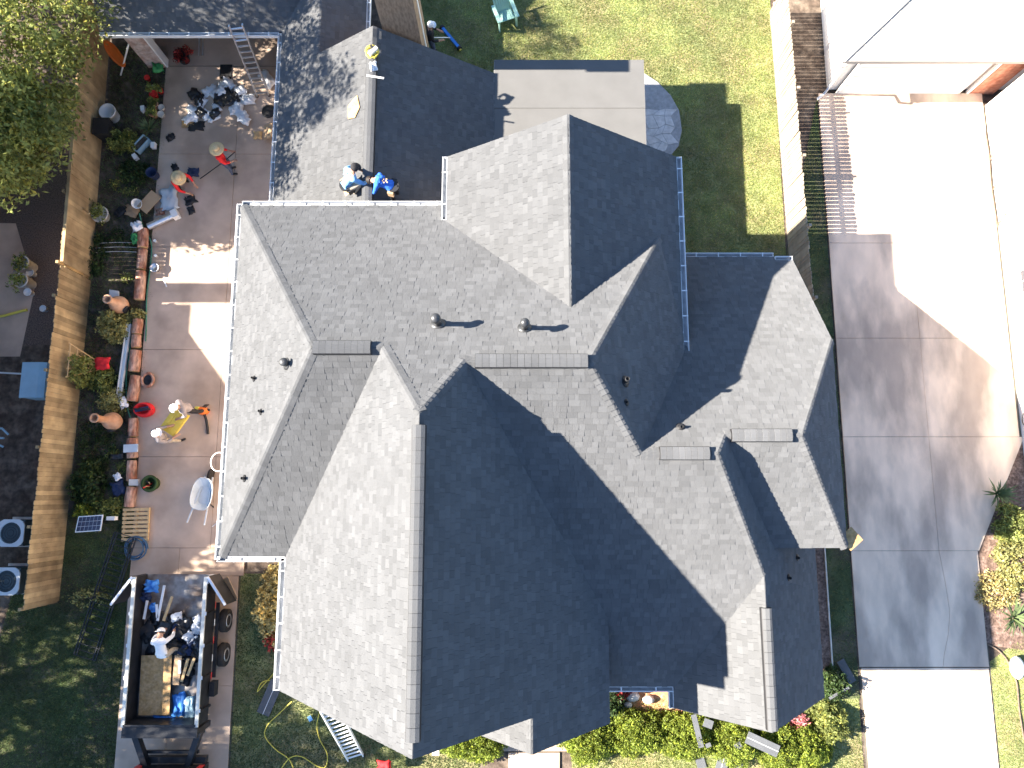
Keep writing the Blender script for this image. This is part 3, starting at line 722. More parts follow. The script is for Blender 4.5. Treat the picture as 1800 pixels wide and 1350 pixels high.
# ============================================================ FENCES
def fence(label, a, b, h, step, gap, mat, face, thick=.02, rail_side=-1, posts=2.4, style=0):
    a = Vector((*a, 0)); b = Vector((*b, 0)); d = (b - a).normalized(); L = (b - a).length; ang = math.atan2(d.y, d.x)
    root = thing('wooden_fence', label, 'fence', a, 0); nrm = Vector((d.y, -d.x, 0)) * rail_side
    n = int(L / step); meshes = []
    for k in range(7):
        m = MB(); hh = h * random.uniform(.985, 1.01); w = step - gap; c = .03
        m.add([(-w / 2, -thick / 2, .03), (w / 2, -thick / 2, .03), (w / 2, -thick / 2, hh - c), (w / 2 - c, -thick / 2, hh), (-w / 2 + c, -thick / 2, hh), (-w / 2, -thick / 2, hh - c),
               (-w / 2, thick / 2, .03), (w / 2, thick / 2, .03), (w / 2, thick / 2, hh - c), (w / 2 - c, thick / 2, hh), (-w / 2 + c, thick / 2, hh), (-w / 2, thick / 2, hh - c)],
              [(0, 1, 2, 3, 4, 5), (11, 10, 9, 8, 7, 6)] + [(i, i + 6, (i + 1) % 6 + 6, (i + 1) % 6) for i in range(6)])
        o = m.build('picket', mat, root, tone=random.uniform(.72, 1.2)); meshes.append(o.data)
        bpy.data.objects.remove(o)
    for k in range(n):
        o = bpy.data.objects.new('picket', random.choice(meshes)); link(o, root)
        o.location = d * ((k + .5) * step); o.rotation_euler = (random.uniform(-.012, .012), 0, ang + random.uniform(-.02, .02))
    for z in (.35, h - .35):
        MB().bar(nrm * .035 + Vector((0, 0, z)), d * L + nrm * .035 + Vector((0, 0, z)), .04, .09).build('rail', mat, root, tone=.9)
    k = 0.
    while k < L:
        MB().box(d * k + nrm * .10 + Vector((0, 0, h / 2)), (.09, .09, h), ang).build('post', mat, root, tone=.9); k += posts
    return root
fence('tan picket fence beside the air conditioners and the garden bed', (-14.45, -3.35), (-14.4, 7.3), 1.72, .145, .005, 'picket', 1)
f2 = fence('tan board fence with inset top rail under the leafy tree', (-14.4, 7.35), (-14.55, 17.2), 1.72, .145, .005, 'picket', 1)
MB().bar((.06, 0, 1.72), (-.09, 9.85, 1.72), .10, .035).build('cap_rail', 'picket', f2, tone=1.1)
fence('weathered picket fence with open gaps between the back lawn and the neighbour driveway', (9.55, 6.2), (9.38, 17.5), 1.66, .145, .014, 'picketgrey', 1, rail_side=1)
# ============================================================ THE NEIGHBOURS
nb = thing('neighbour_garage', 'pale hip roofed garage with white overhead door at the end of the driveway', 'garage', (11.2, 14.2, 0))
ex, ey = -.54, -.42
MB().box((3.2, 3.05, 1.25), (6.3, 5.9, 2.44)).build('wall', 'neighbour_wall', nb)
dr = MB().box((2.55, -.03, 1.1), (4.4, .06, 2.15)).build('door', 'white', nb)
for k in range(4): MB().box((2.55, -.066, .3 + k * .53), (4.3, .012, .5)).build('panel', 'white', dr)
MB().box((5.55, .0, 1.2), (.85, .12, 2.4)).build('pier', 'brickred', nb)
MB().box((5.03, -.02, 1.2), (.1, .1, 2.3)).build('door_jamb', 'white', nb)
W, D, hr = 7.2, 6.7, 2.1
v = [(ex, ey, 2.5), (ex + W, ey, 2.5), (ex + W, ey + D, 2.5), (ex, ey + D, 2.5), (ex + W * .5, ey + D * .47, 2.5 + hr), (ex + W * .5, ey + D * .53, 2.5 + hr)]
MB().add(v + [(a, b, c - .14) for a, b, c in v[:4]], [(0, 1, 4), (1, 2, 5, 4), (2, 3, 5), (3, 0, 4, 5), (0, 6, 7, 1), (1, 7, 8, 2), (2, 8, 9, 3), (3, 9, 6, 0), (9, 8, 7, 6)]).build('roof', 'neighbour_roof', nb)
rf = nb.children[-1]
for k in range(1, 16):       # shingle courses on the two faces in view
    t = k / 16
    A = Vector(v[0]).lerp(Vector(v[4]), t); B = Vector(v[1]).lerp(Vector(v[4]), t); C_ = Vector(v[3]).lerp(Vector(v[5]), t); up = Vector((0, 0, .006))
    MB().bar(A + up, B + up, .02, .02).build('shingle_course', 'neighbour_roof', rf); MB().bar(C_ + up, A + up, .02, .02).build('shingle_course', 'neighbour_roof', rf)
MB().bar(Vector(v[0]) + Vector((0, 0, .01)), Vector(v[4]) + Vector((0, 0, .02)), .10, .03).build('hip_cap', 'neighbour_roof', rf)
MB().tube([(ex + .05, ey - .04, 2.38), (ex + .02, ey - .0, 2.1), (-.12, -.14, 1.75), (-.1, -.1, .15), (-.35, -.3, .08)], .045, 8).build('downspout', 'guttermetal', nb)
ne = thing('neighbour_house', 'cream walled house with small paned windows beside the pale driveway', 'house', (16.85, 7, 0))
MB().box((4.0, .2, 1.5), (8, 13., 3.0)).build('wall', 'neighbour_wall', ne)
vv = [(-.45, -6.8, 2.95), (8.5, -6.8, 2.95), (8.5, 7.2, 2.95), (-.45, 7.2, 2.95), (4, -2.8, 5.4), (4, 3.2, 5.4)]
MB().add(vv + [(a, b, c - .15) for a, b, c in vv[:4]], [(0, 1, 4), (1, 2, 5, 4), (2, 3, 5), (3, 0, 4, 5), (0, 6, 7, 1), (1, 7, 8, 2), (2, 8, 9, 3), (3, 9, 6, 0), (9, 8, 7, 6)]).build('roof', 'neighbour_roof', ne)
for yc in (px(1795, 485, 1.5)[1] - 7, px(1795, 540, 1.5)[1] - 7):
    wn = MB().box((-.02, yc, 1.45), (.06, .82, 1.3)).build('window', 'white', ne)
    for a in range(2):
        for b in range(3): MB().box((-.055, yc - .19 + a * .38, 1.05 + b * .4), (.012, .34, .36)).build('pane', 'glass', wn)
# climbing canes on the neighbour wall
vn = thing('climbing_vine', 'bare brown vine trained over the cream wall above the driveway', 'vine', (16.72, 11.3, 0))
for pts in ([(0, 1.8, .0), (.02, .6, .1), (.0, -.6, .05), (.03, -2.2, .1)], [(.02, .3, .1), (.05, .9, .9), (.04, 1.3, 1.6)], [(.02, -.8, .1), (.05, -.2, 1.0), (.05, .2, 1.7)], [(.03, -2.1, .1), (.05, -1.6, 1.1)]):
    MB().tube(pts, [.03] + [.018] * (len(pts) - 1), 6).build('cane', 'bark', vn)
nw = thing('western_house', 'two storey neighbour house with hipped roof west of the fence', 'house', (-22, 1.5, 0))
MB().box((0, 0, 2.3), (7.6, 7.2, 4.6)).build('wall', 'brick', nw)
vv = [(4.3, -4.0, 4.55), (4.3, 3.9, 4.55), (-4.3, 3.9, 4.55), (-4.3, -4.0, 4.55), (1.0, 1.2, 8.1), (1.0, -2.4, 8.1)]
MB().add(vv + [(a, b, c - .16) for a, b, c in vv[:4]], [(0, 1, 4, 5), (1, 2, 4), (2, 3, 5, 4), (3, 0, 5), (0, 6, 7, 1), (1, 7, 8, 2), (2, 8, 9, 3), (3, 9, 6, 0), (9, 8, 7, 6)]).build('roof', 'deck', nw)
MB().box((1.2, 7.2, 1.45), (4.6, 5.6, 2.9)).build('shade_wing_wall', 'brick', nw)  # unseen low wing, added to shade the terrace up to the fence
MB().add([(3.8, 4.0, 2.9), (3.8, 10.4, 2.9), (-1.4, 10.4, 2.9), (-1.4, 4.0, 2.9), (1.2, 4.0, 3.9), (1.2, 10.4, 3.9)], [(0, 1, 5, 4), (3, 4, 5, 2), (1, 2, 5), (0, 4, 3), (0, 3, 2, 1)]).build('shade_wing_roof', 'deck', nw)
MB().box((1.0, 5.3, 4.1), (1.2, .72, 8.2)).build('chimney', 'brick', nw)  # unseen chimney, added to cast the shadow band across the driveway
MB().box((1.0, 4.35, 3.2), (1.0, 1.1, 6.4)).build('chimney_breast', 'brick', nw)
# air conditioners and a lidded cabinet on the west side
def ac(u, v, label):
    p = px(u, v, .8); o = thing('air_conditioner', label, 'air conditioner', (p.x, p.y, 0), 0, 'air conditioners behind the fence')
    MB().box((0, 0, .04), (.95, .95, .08)).build('pad', 'stone', o)
    MB().box((0, 0, .42), (.8, .8, .68)).build('body', 'actank', o)
    m = MB(); n = 24; so = []; si = []
    for k in range(n):
        t = 6.283 * k / n; c, s = math.cos(t), math.sin(t); q = .42 / max(abs(c), abs(s)) ; q = min(q, .50)
        so.append((c * q, s * q)); si.append((c * .33, s * .33))
    m.add([(x, y, .76) for x, y in so] + [(x, y, .80) for x, y in so] + [(x, y, .80) for x, y in si] + [(x, y, .74) for x, y in si],
          [(i, (i + 1) % n, n + (i + 1) % n, n + i) for i in range(n)] + [(n + i, n + (i + 1) % n, 2 * n + (i + 1) % n, 2 * n + i) for i in range(n)] + [(2 * n + i, 2 * n + (i + 1) % n, 3 * n + (i + 1) % n, 3 * n + i) for i in range(n)])
    m.build('lid', 'acwhite', o)
    for k in range(4): MB().box((.14 * math.cos(k * 1.57), .14 * math.sin(k * 1.57), .70), (.26, .12, .012), k * 1.57, .3).build('fan_blade', 'black', o)
    for r in (.1, .18, .26): 
        MB().tube([(r * math.cos(t * .2618), r * math.sin(t * .2618), .785) for t in range(25)], .006, 5, caps=False).build('guard_ring', 'black', o)
    return o
ac(18, 937, 'air conditioner with round fan guard, standing level with the solar panel'); ac(10, 1022, 'air conditioner with round fan guard at the end of the fence')
p = px(58, 668, .8); o = thing('generator_cabinet', 'pale blue lidded generator cabinet behind the wooden fence', 'cabinet', (p.x, p.y, 0))
m = MB().box((.03, 0, .38), (.78, 1.12, .72)); m.build('body', 'acblue', o)
m = MB(); 
prof = [(-.36, .74), (-.42, .70), (-.42, .74), (-.38, .83), (.2, .86), (.40, .80), (.43, .72)]
n = len(prof); m.add([(x, -.58, z) for x, z in prof] + [(x, .58, z) for x, z in prof], [(i, i + 1, n + i + 1, n + i) for i in range(n - 1)] + [tuple(range(n)), tuple(range(2 * n - 1, n - 1, -1))]); m.build('lid', 'acblue', o)
MB().tube([(-.4, .25, .3), (-.8, .3, .25), (-1.6, .35, .2)], .03, 8).build('conduit', 'plasticgrey', o)
def pot(u, v, r, h, label, mat, plant=None, cat='pot', z=0., leafm='leaf'):
    p = px(u, v, h + z); o = thing('plant_pot', label, cat, (p.x, p.y, z))
    MB().lathe([(r * .68, 0), (r * .95, h * .9), (r * 1.05, h * .9), (r * 1.05, h), (r * .88, h), (r * .85, h * .82), (.01, h * .82)], n=18).build('body', mat, o)
    if plant:
        cs = [np.array([rng.normal(0, r * .6), rng.normal(0, r * .6), h + rng.uniform(0, plant)]) for _ in range(14)]
        vq, fq, tq = leaf_cloud(cs, [r * .5] * 14, 24, .05); stuff(quick('foliage', vq, fq, leafm, tq, o))
    return o
pot(37, 461, .24, .62, 'tall cream pot with green plant by the terrace edge', 'stone', .25); pot(35, 492, .24, .60, 'tall cream pot with green plant, next to a small white ring pot', 'stone', .25)
pot(52, 479, .13, .25, 'small white ring pot between two tall planters', 'white'); pot(48, 513, .13, .25, 'small white ring pot standing below the tall planters', 'white')
pot(75, 542, .11, .2, 'small grey tin pot on the dark ground by the fence', 'plasticgrey')
o = thing('hose_pipe', 'yellow pipe lying along the terrace edge', 'pipe', px(20, 553)); MB().tube([(-.8, -.15, .05), (-.2, -.05, .05), (.4, .12, .05), (.55, .15, .05)], .045, 8).build('tube', 'yellow', o)
o = thing('wall_tap', 'blue grey metal tap fittings on the neighbour wall', 'tap', px(8, 765, .3))
for q in ([(-.3, .15, .3), (.1, .2, .3), (.3, .0, .25)], [(-.3, -.1, .3), (.2, -.12, .3)], [(0, .2, .3), (0, -.3, .3), (.15, -.4, .2)]): MB().tube(q, .035, 8).build('pipe', 'acblue', o)
# ============================================================ PROPS: helpers
def on_plane(u, v, pl):
    a = px(u, v, 0); b = px(u, v, 10); f0 = a.z - zz(pl, a.x, a.y); f1 = b.z - zz(pl, b.x, b.y); return a + (b - a) * (f0 / (f0 - f1))
def crumple(name, label, cat, loc, w, d, mat, rz=0., amp=.08, group=None, parent=None, n=7, seed=None, lift=.02, stuffit=False):
    rs = np.random.default_rng(seed if seed is not None else rng.integers(1e6))
    gx, gy = np.meshgrid(np.linspace(-1, 1, n), np.linspace(-1, 1, n)); gx = gx + rs.normal(0, .10, gx.shape); gy = gy + rs.normal(0, .10, gy.shape)
    k = 1 - .12 * rs.random(gx.shape)
    z = np.abs(rs.normal(0, amp, gx.shape)) + lift; z[0] *= .3; z[-1] *= .3; z[:, 0] *= .3; z[:, -1] *= .3
    top = [(gx[i, j] * w / 2 * k[i, j], gy[i, j] * d / 2 * k[i, j], z[i, j]) for i in range(n) for j in range(n)]
    fs = [(i * n + j, i * n + j + 1, (i + 1) * n + j + 1, (i + 1) * n + j) for i in range(n - 1) for j in range(n - 1)]
    ring = [j for j in range(n)] + [i * n + n - 1 for i in range(1, n)] + [(n - 1) * n + j for j in range(n - 2, -1, -1)] + [i * n for i in range(n - 2, 0, -1)]
    bot = [(top[i][0], top[i][1], 0.) for i in ring]; b0 = len(top); r = len(ring)
    fs += [(ring[i], ring[(i + 1) % r], b0 + (i + 1) % r, b0 + i) for i in range(r)] + [tuple(range(b0 + r - 1, b0 - 1, -1))]
    m = MB().add(top + bot, fs, 0, True); o = m.build(name, mat, parent)
    o.location = loc; o.rotation_euler = (0, 0, rz)
    if label: tag(o, label, cat, group)
    return o
def board(name, label, cat, loc, dims, mat, rz=0., rx=0., ry=0., group=None, poly=None):
    m = MB()
    if poly: m.prism(poly, -dims[2] / 2, dims[2] / 2)
    else: m.box((0, 0, 0), dims)
    o = m.build(name, mat); o.location = loc; o.rotation_euler = (rx, ry, rz); return tag(o, label, cat, group)
def ladder(label, a, b, wd, rungs, acc, mat='alu'):
    a = Vector(a); b = Vector(b); o = thing('ladder', label, 'ladder', a); d = b - a; dn = d.normalized()
    s = Vector((acc[0], acc[1], 0)).normalized()
    for k in (-1, 1): MB().bar(s * (k * wd / 2), d + s * (k * wd / 2), .035, .085).build('stile', mat, o)
    for k in range(rungs):
        c = d * ((k + .6) / (rungs + .2)); MB().bar(c - s * (wd / 2), c + s * (wd / 2), .045, .04).build('rung', mat, o)
    for k in (-1, 1): MB().box(s * (k * wd / 2) + Vector((0, 0, -.0)), (.06, .1, .05)).build('foot', 'rubber', o)
    return o
def coil(name, label, loc, r, turns, mat, tr=.012, hgt=.08, cat='hose', tails=()):
    o = thing(name, label, cat, loc); pts = []
    for k in range(turns * 20):
        t = k * 6.283 / 20; rr = r * (1 + .10 * math.sin(k * .37) - .25 * (k / (turns * 20)) ); pts.append((rr * math.cos(t), rr * math.sin(t), .02 + hgt * abs(math.sin(k * .21))))
    MB().tube(pts, tr, 6).build('coil', mat, o)
    for q in tails: MB().tube(q, tr, 6).build('tail', mat, o)
    return o
def polyhose(name, label, pts, r, mat, cat='hose'):
    P = [Vector(p) for p in pts]; b = P[0].copy(); b.z = 0; out = []
    for i in range(len(P) - 1):
        p0 = P[max(i - 1, 0)]; p1 = P[i]; p2 = P[i + 1]; p3_ = P[min(i + 2, len(P) - 1)]
        for k in range(6):
            t = k / 6; out.append(.5 * ((2 * p1) + (-p0 + p2) * t + (2 * p0 - 5 * p1 + 4 * p2 - p3_) * t * t + (-p0 + 3 * p1 - 3 * p2 + p3_) * t ** 3) - b)
    out.append(P[-1] - b)
    o = MB().tube(out, r, 6).build(name, mat); o.location = b; return tag(o, label, cat)

# ============================================================ DUMP TRAILER AND TRUCK
TX0, TX1 = px(235, 1015, 1.45).x, px(364, 1015, 1.45).x; TY1 = px(300, 1014, 1.45).y; TY0 = px(300, 1278, 1.45).y
TCX = (TX0 + TX1) / 2; TL = TY1 - TY0; TW = TX1 - TX0
tr = thing('dump_trailer', 'black dump trailer full of roofing debris with its rear doors open', 'trailer', (TCX, TY0, 0))
MB().box((0, TL / 2, .68), (TW - .1, TL, .10)).build('bed_floor', 'bedsteel', tr)
for s, nm in ((-1, 'side_wall'), (1, 'side_wall')):
    w_ = MB().box((s * (TW / 2 - .03), TL / 2, 1.08), (.05, TL, .72)).build('side_wall', 'blacksteel', tr)
    MB().box((s * (TW / 2 - .03), TL / 2, 1.46), (.10, TL, .05)).build('top_rail', 'rail', w_)
    for k in range(5): MB().box((s * (TW / 2 + .02), .4 + k * (TL - .6) / 4, 1.05), (.05, .07, .7)).build('stake', 'blacksteel', w_)
    for k in range(5): MB().box((s * (TW / 2 + .03), .45 + k * (TL - .6) / 4, 1.46), (.05, .10, .03)).build('tie_loop', 'alu', w_)
    for k in range(7):
        MB().box((s * (TW / 2 + .047), .75 + k * .52, .80), (.006, .20, .05)).build('reflector', 'reflector' if k % 2 else 'white', w_)
MB().box((0, .04, 1.1), (TW - .1, .06, .8)).build('front_wall', 'blacksteel', tr); MB().box((0, -.16, 1.40), (TW, .30, .10)).build('front_rail', 'blacksteel', tr); MB().box((0, -.18, .95), (TW - .3, .22, .5)).build('pump_box', 'blacksteel', tr)
for s in (-1, 1):    # the open barn doors
    a = .62; dr_ = thing('x', '', '') if False else None
    d = Vector((s * math.sin(a), -math.cos(a), 0)); c = Vector((s * (TW / 2 + .03), TL, 1.05)) + d * .5
    g = MB().box(c, (.05, 1.0, .82), math.atan2(d.y, d.x) - R(90)).build('rear_door', 'blacksteel', tr)
    MB().box(c + Vector((0, 0, .43)), (.07, 1.0, .04), math.atan2(d.y, d.x) - R(90)).build('top_rail', 'alu', g)
for y in (TL * .66, TL * .66 - 1.02):
    for s in (-1, 1):
        M = Matrix.Rotation(R(90), 3, 'Y')
        wh = MB().lathe([(.20, -.11), (.33, -.11), (.355, -.08), (.355, .08), (.33, .11), (.20, .11)], (s * (TW / 2 + .20), y, .355), 24, M=M).build('wheel', 'rubber', tr)
        MB().lathe([(.02, .05), (.19, .07), (.205, .115), (.19, .12), (.06, .09), (.02, .10)], (s * (TW / 2 + .20), y, .355), 20, M=M if s > 0 else Matrix.Rotation(R(-90), 3, 'Y')).build('rim', 'steel', wh)
for s in (-1, 1):
    MB().box((s * (TW / 2 + .10), TL * .66 - .5, .74), (.10, 2.2, .05)).build('fender', 'blacksteel', tr)
    MB().bar((s * 1.0, -.2, .95), (s * .55, -1.5, .75), .17, .22).build('tongue', 'blacksteel', tr)
    MB().box((s * 1.02, -.16, .95), (.16, .16, .9)).build('front_post', 'blacksteel', tr)
MB().bar((-1.0, -.35, .68), (1.0, -.35, .68), .1, .1).build('cross_member', 'blacksteel', tr); MB().bar((-.85, -.95, .62), (.85, -.95, .62), .08, .1).build('cross_member', 'blacksteel', tr)
MB().box((TW / 2 + .12, .9, .75), (.16, .42, .3)).build('step_bracket', 'blacksteel', tr)
# pickup backed up to it
tk = thing('pickup_truck', 'dark pickup truck coupled to the dump trailer', 'truck', (TCX + .15, TY0 - 1.1, 0))
MB().box((0, -.06, .62), (1.9, .18, .22)).build('bumper', 'blacksteel', tk)
MB().box((0, -.22, 1.0), (1.75, .08, .62)).build('tailgate', 'black', tk)
for s in (-1, 1):
    MB().box((s * .94, -1.2, .95), (.12, 2.1, .75)).build('bed_side', 'black', tk); MB().box((s * .92, -.17, 1.05), (.16, .06, .42)).build('tail_light', 'reflector', tk)
    for y in (-1.3, -4.9):
        wh = MB().lathe([(.22, -.13), (.37, -.13), (.40, -.09), (.40, .09), (.37, .13), (.22, .13)], (s * .88, y, .40), 22, M=Matrix.Rotation(R(90), 3, 'Y')).build('wheel', 'rubber', tk)
MB().box((0, -1.2, .72), (1.7, 2.0, .08)).build('bed_floor', 'black', tk)
MB().add([(-.98, -2.3, .45), (.98, -2.3, .45), (.98, -5.9, .45), (-.98, -5.9, .45), (-.98, -2.3, 1.2), (.98, -2.3, 1.2), (.98, -5.9, 1.1), (-.98, -5.9, 1.1), (-.8, -2.5, 1.85), (.8, -2.5, 1.85), (.78, -4.1, 1.85), (-.78, -4.1, 1.85), (.95, -4.7, 1.17), (-.95, -4.7, 1.17)],
         [(0, 1, 5, 4), (4, 5, 9, 8), (8, 9, 10, 11), (11, 10, 12, 13), (13, 12, 6, 7), (7, 6, 2, 3), (1, 2, 6, 12, 5), (5, 12, 10, 9), (0, 4, 13, 7, 3), (4, 8, 11, 13), (0, 3, 2, 1)]).build('cab', 'black', tk)
# load in the trailer
ZF = .73
def tp(u, v, z): q = px(u, v, z); return (q.x, q.y, z)
board('osb_sheet', 'large tan sheet of oriented strand board lying in the dump trailer', 'board', tp(273, 1204, ZF + .22), (.92, 1.72, .012), 'osb', R(1), .02)
board('osb_sheet', 'narrow strip of brown board beside the large sheet in the trailer', 'board', tp(311, 1178, ZF + .2), (.22, .85, .012), 'cardboard', R(-3), .03)
crumple('tarp', 'folded bright blue tarp in the front of the trailer', 'tarp', tp(314, 1238, ZF + .05), .42, .75, 'blue', .1, .07)
crumple('tarp', 'flat blue tarp end peeking from under the large board', 'tarp', tp(290, 1264, ZF + .04), .8, .18, 'blue', -.1, .03)
crumple('tarp', 'grey plastic sheet crumpled in the trailer front corner', 'tarp', tp(334, 1245, ZF + .03), .4, .7, 'acblue', .1, .06)
crumple('trash_bag', 'bright blue bag in the rear corner of the trailer', 'bag', tp(268, 1030, ZF + .3), .42, .40, 'blue', 0, .16)
crumple('trash_bag', 'small blue bag on metal strips in the trailer', 'bag', tp(270, 1068, ZF + .2), .2, .28, 'blue', .4, .08)
for i, (u, v, l, rz, lab) in enumerate(((283, 1060, 1.05, R(-7), 'long white metal drip edge standing against the trailer side'), (256, 1072, .55, R(-6), 'short white metal strip under the blue bag'), (276, 1074, .4, R(8), 'stubby white metal strip between blue bags'))):
    board('metal_strip', lab, 'metal strip', tp(u, v, ZF + .25), (.07, l, .03), 'white', rz)
for u, v, l, rz, lab in ((295, 1070, .75, R(-18), 'loose tan plank leaning across the trailer debris'), (325, 1178, .7, R(-14), 'broken pale plank in the trailer, the longest of the broken ones'), (336, 1172, .55, R(-20), 'short broken pale plank against the trailer wall'), (316, 1172, .4, R(2), 'white painted offcut beside the brown strip')):
    board('plank', lab, 'plank', tp(u, v, ZF + .2), (.08, l, .035), 'woodlight' if 'white' not in lab else 'white', rz, .06)
for i in range(22):
    u = random.uniform(258, 352); v = random.uniform(1085, 1152)
    crumple('felt_scrap', 'torn black roofing felt heaped in the dump trailer', 'roofing felt', tp(u, v, ZF + random.uniform(.0, .18)), random.uniform(.3, .6), random.uniform(.3, .55), random.choice(('blackbag', 'black', 'navy')), random.uniform(0, 3), .07, 'felt scraps in the trailer')
for i in range(6):
    crumple('wrapper_scrap', 'torn white plastic wrapper on the trailer debris', 'wrapper', tp(random.uniform(300, 352), random.uniform(1070, 1128), ZF + random.uniform(.1, .25)), random.uniform(.22, .4), random.uniform(.2, .35), 'bag', random.uniform(0, 3), .06, 'white wrappers in the trailer')
for i in range(4):
    crumple('felt_scrap', 'dark scrap lying beside the boards in the trailer', 'roofing felt', tp(random.uniform(318, 345), random.uniform(1150, 1215), ZF + .03), random.uniform(.25, .4), random.uniform(.3, .5), 'black', random.uniform(0, 3), .05, 'scraps beside the boards')
board('debris_board', 'brown cardboard sheet leaning on the trailer door above the driveway', 'cardboard', tp(402, 1036, .6), (.5, .75, .012), 'cardboard', R(28), 0, R(-38))
for u, v, lab in ((245, 1030, 'black'), (252, 1048, 'navy')): crumple('felt_scrap', 'dark bundle wedged in the rear corner of the trailer', 'roofing felt', tp(u + 5, v, ZF + .1), .35, .35, lab, 0, .12, 'bundles in the trailer corner')

# ============================================================ DRIVEWAY AND GARDEN THINGS
# wooden pallet on end of the log edging
q = px(238, 922, .18); pl_ = thing('pallet', 'pale wooden shipping pallet lying beside the coiled hose', 'pallet', (q.x, q.y, .06), R(1.5))
for k in range(8): MB().box((0, -.47 + k * .135, .115), (.86, .09, .018)).build('slat', 'woodlight', pl_)
for k in (-1, 0, 1): MB().box((k * .38, 0, .055), (.05, 1.05, .09)).build('stringer', 'woodlight', pl_)
coil('garden_hose', 'coiled blue garden hose below the wooden pallet', px(241, 964, .1), .36, 6, 'bluehose', .018, .12)
# steel wheelbarrow
q = px(358, 868, .45); wb = thing('wheelbarrow', 'grey steel wheelbarrow with wooden handles near the house wall', 'wheelbarrow', (q.x, q.y, 0), R(-8))
n = 20; rim = []; low = []
for k in range(n):
    t = 6.283 * k / n; c, s = math.cos(t), math.sin(t)
    x = .34 * math.copysign(abs(c) ** .6, c) * (1 - .18 * max(s, 0)); y = .50 * math.copysign(abs(s) ** .7, s); rim.append((x, y)); low.append((x * .58, y * .55 - .06))
m = MB(); m.add([(x * 1.04, y * 1.04, .60) for x, y in rim] + [(x, y, .62) for x, y in rim] + [(x, y, .34) for x, y in low] + [(x * 1.02, y * 1.02, .31) for x, y in low],
      [(i, (i + 1) % n, n + (i + 1) % n, n + i) for i in range(n)] + [(n + i, n + (i + 1) % n, 2 * n + (i + 1) % n, 2 * n + i) for i in range(n)] + [tuple(range(2 * n, 3 * n))] + [(i, 3 * n + i, 3 * n + (i + 1) % n, (i + 1) % n) for i in range(n)] + [tuple(range(4 * n - 1, 3 * n - 1, -1))])
m.build('tray', 'plasticgrey', wb)
for s in (-1, 1):
    MB().bar((s * .12, .55, .30), (s * .28, -.95, .58), .04, .045).build('handle', 'plasticgrey', wb); MB().bar((s * .22, -.30, .32), (s * .24, -.42, .0), .03, .03).build('leg', 'blacksteel', wb)
wh = MB().lathe([(.08, -.05), (.18, -.05), (.2, 0), (.18, .05), (.08, .05)], (0, .62, .2), 18, M=Matrix.Rotation(R(90), 3, 'Y')).build('wheel', 'rubber', wb)
# round green planter, pipe rings
q = px(263, 850, .35); o = thing('tub', 'round olive green tub of scraps on the driveway edge', 'tub', (q.x, q.y, .05))
MB().lathe([(.2, 0), (.24, .28), (.28, .3), (.26, .36), (.19, .34), (.17, .08), (.01, .08)], n=20).build('body', 'leafdark', o, tone=1.6)
for k in range(5): MB().bar((random.uniform(-.1, .1), random.uniform(-.1, .1), .1), (random.uniform(-.15, .15), random.uniform(-.15, .15), .4), .04, .02).build('scrap', random.choice(('woodlight', 'black', 'redcloth')), o)
q = px(386, 812, .6); o = thing('hose_ring', 'white looped hose hanging at the house wall', 'hose', (q.x, q.y, .4))
MB().tube([(.26 * math.cos(t * .2618), .30 * math.sin(t * .2618), .25) for t in range(25)], .02, 6).build('loop', 'white', o)
polyhose('white_rope', 'short white rope at the house corner near the wheelbarrow', [px(383, 917, .3), px(378, 922, .06), px(373, 926, .06)], .018, 'white', 'rope')
# terracotta coloured logs that edge the bed
lg = [(403, 437), (438, 474), (477, 528), (561, 588), (589, 612), (616, 654), (660, 706), (735, 768), (770, 806), (809, 846), (855, 892)]
lgl = ['debarked reddish log beside the white and green sacks', 'red brown log level with the steel pail', 'long pale ended log above the clay chiminea gap', 'short log at the start of the white gutter length', 'stubby log between two longer ones beside the white gutter', 'shiny red log across from the red cloth', 'thick red log next to the red tool bag', 'log below the red tool bag', 'log under the thin grey slab', 'log beside the round olive tub', 'last log of the edging, touching the wooden pallet']
for (v0_, v1_), lab in zip(lg, lgl):
    v = (v0_ + v1_) / 2; u = np.interp(v, [400, 520, 640, 720, 900], [254, 246, 238, 236, 230]); L = px(240, v0_, .15).y - px(240, v1_, .15).y - .03
    q = px(u, v, .12); o = thing('edging_log', lab, 'log', (q.x, q.y, 0), R(random.uniform(-5, 5)), 'logs edging the garden bed')
    r = random.uniform(.155, .185); m = MB(); pts = [(0, -L / 2, r * .9), (random.uniform(-.01, .01), -L / 5, r * .92), (random.uniform(-.01, .01), L / 5, r * .9), (0, L / 2, r * .9)]
    m.tube(pts, [r * .96, r, r * .98, r * .94], 14); m.build('bark_surface', 'log', o)
    for s in (-1, 1): MB().lathe([(r * .8, 0), (r * .78, .006), (.01, .008)], (0, s * (L / 2 + .001), r * .9), 14, M=Matrix.Rotation(R(-90 * s), 3, 'X')).build('cut_end', 'woodlight', o)
board('paving_stone', 'thin grey slab laid across the edging logs', 'stone', tp(230, 788, .36), (.46, .26, .05), 'plasticgrey', R(3))
board('paving_stone', 'small grey block between two edging logs', 'stone', tp(236, 848, .25), (.3, .2, .1), 'stone', 0)
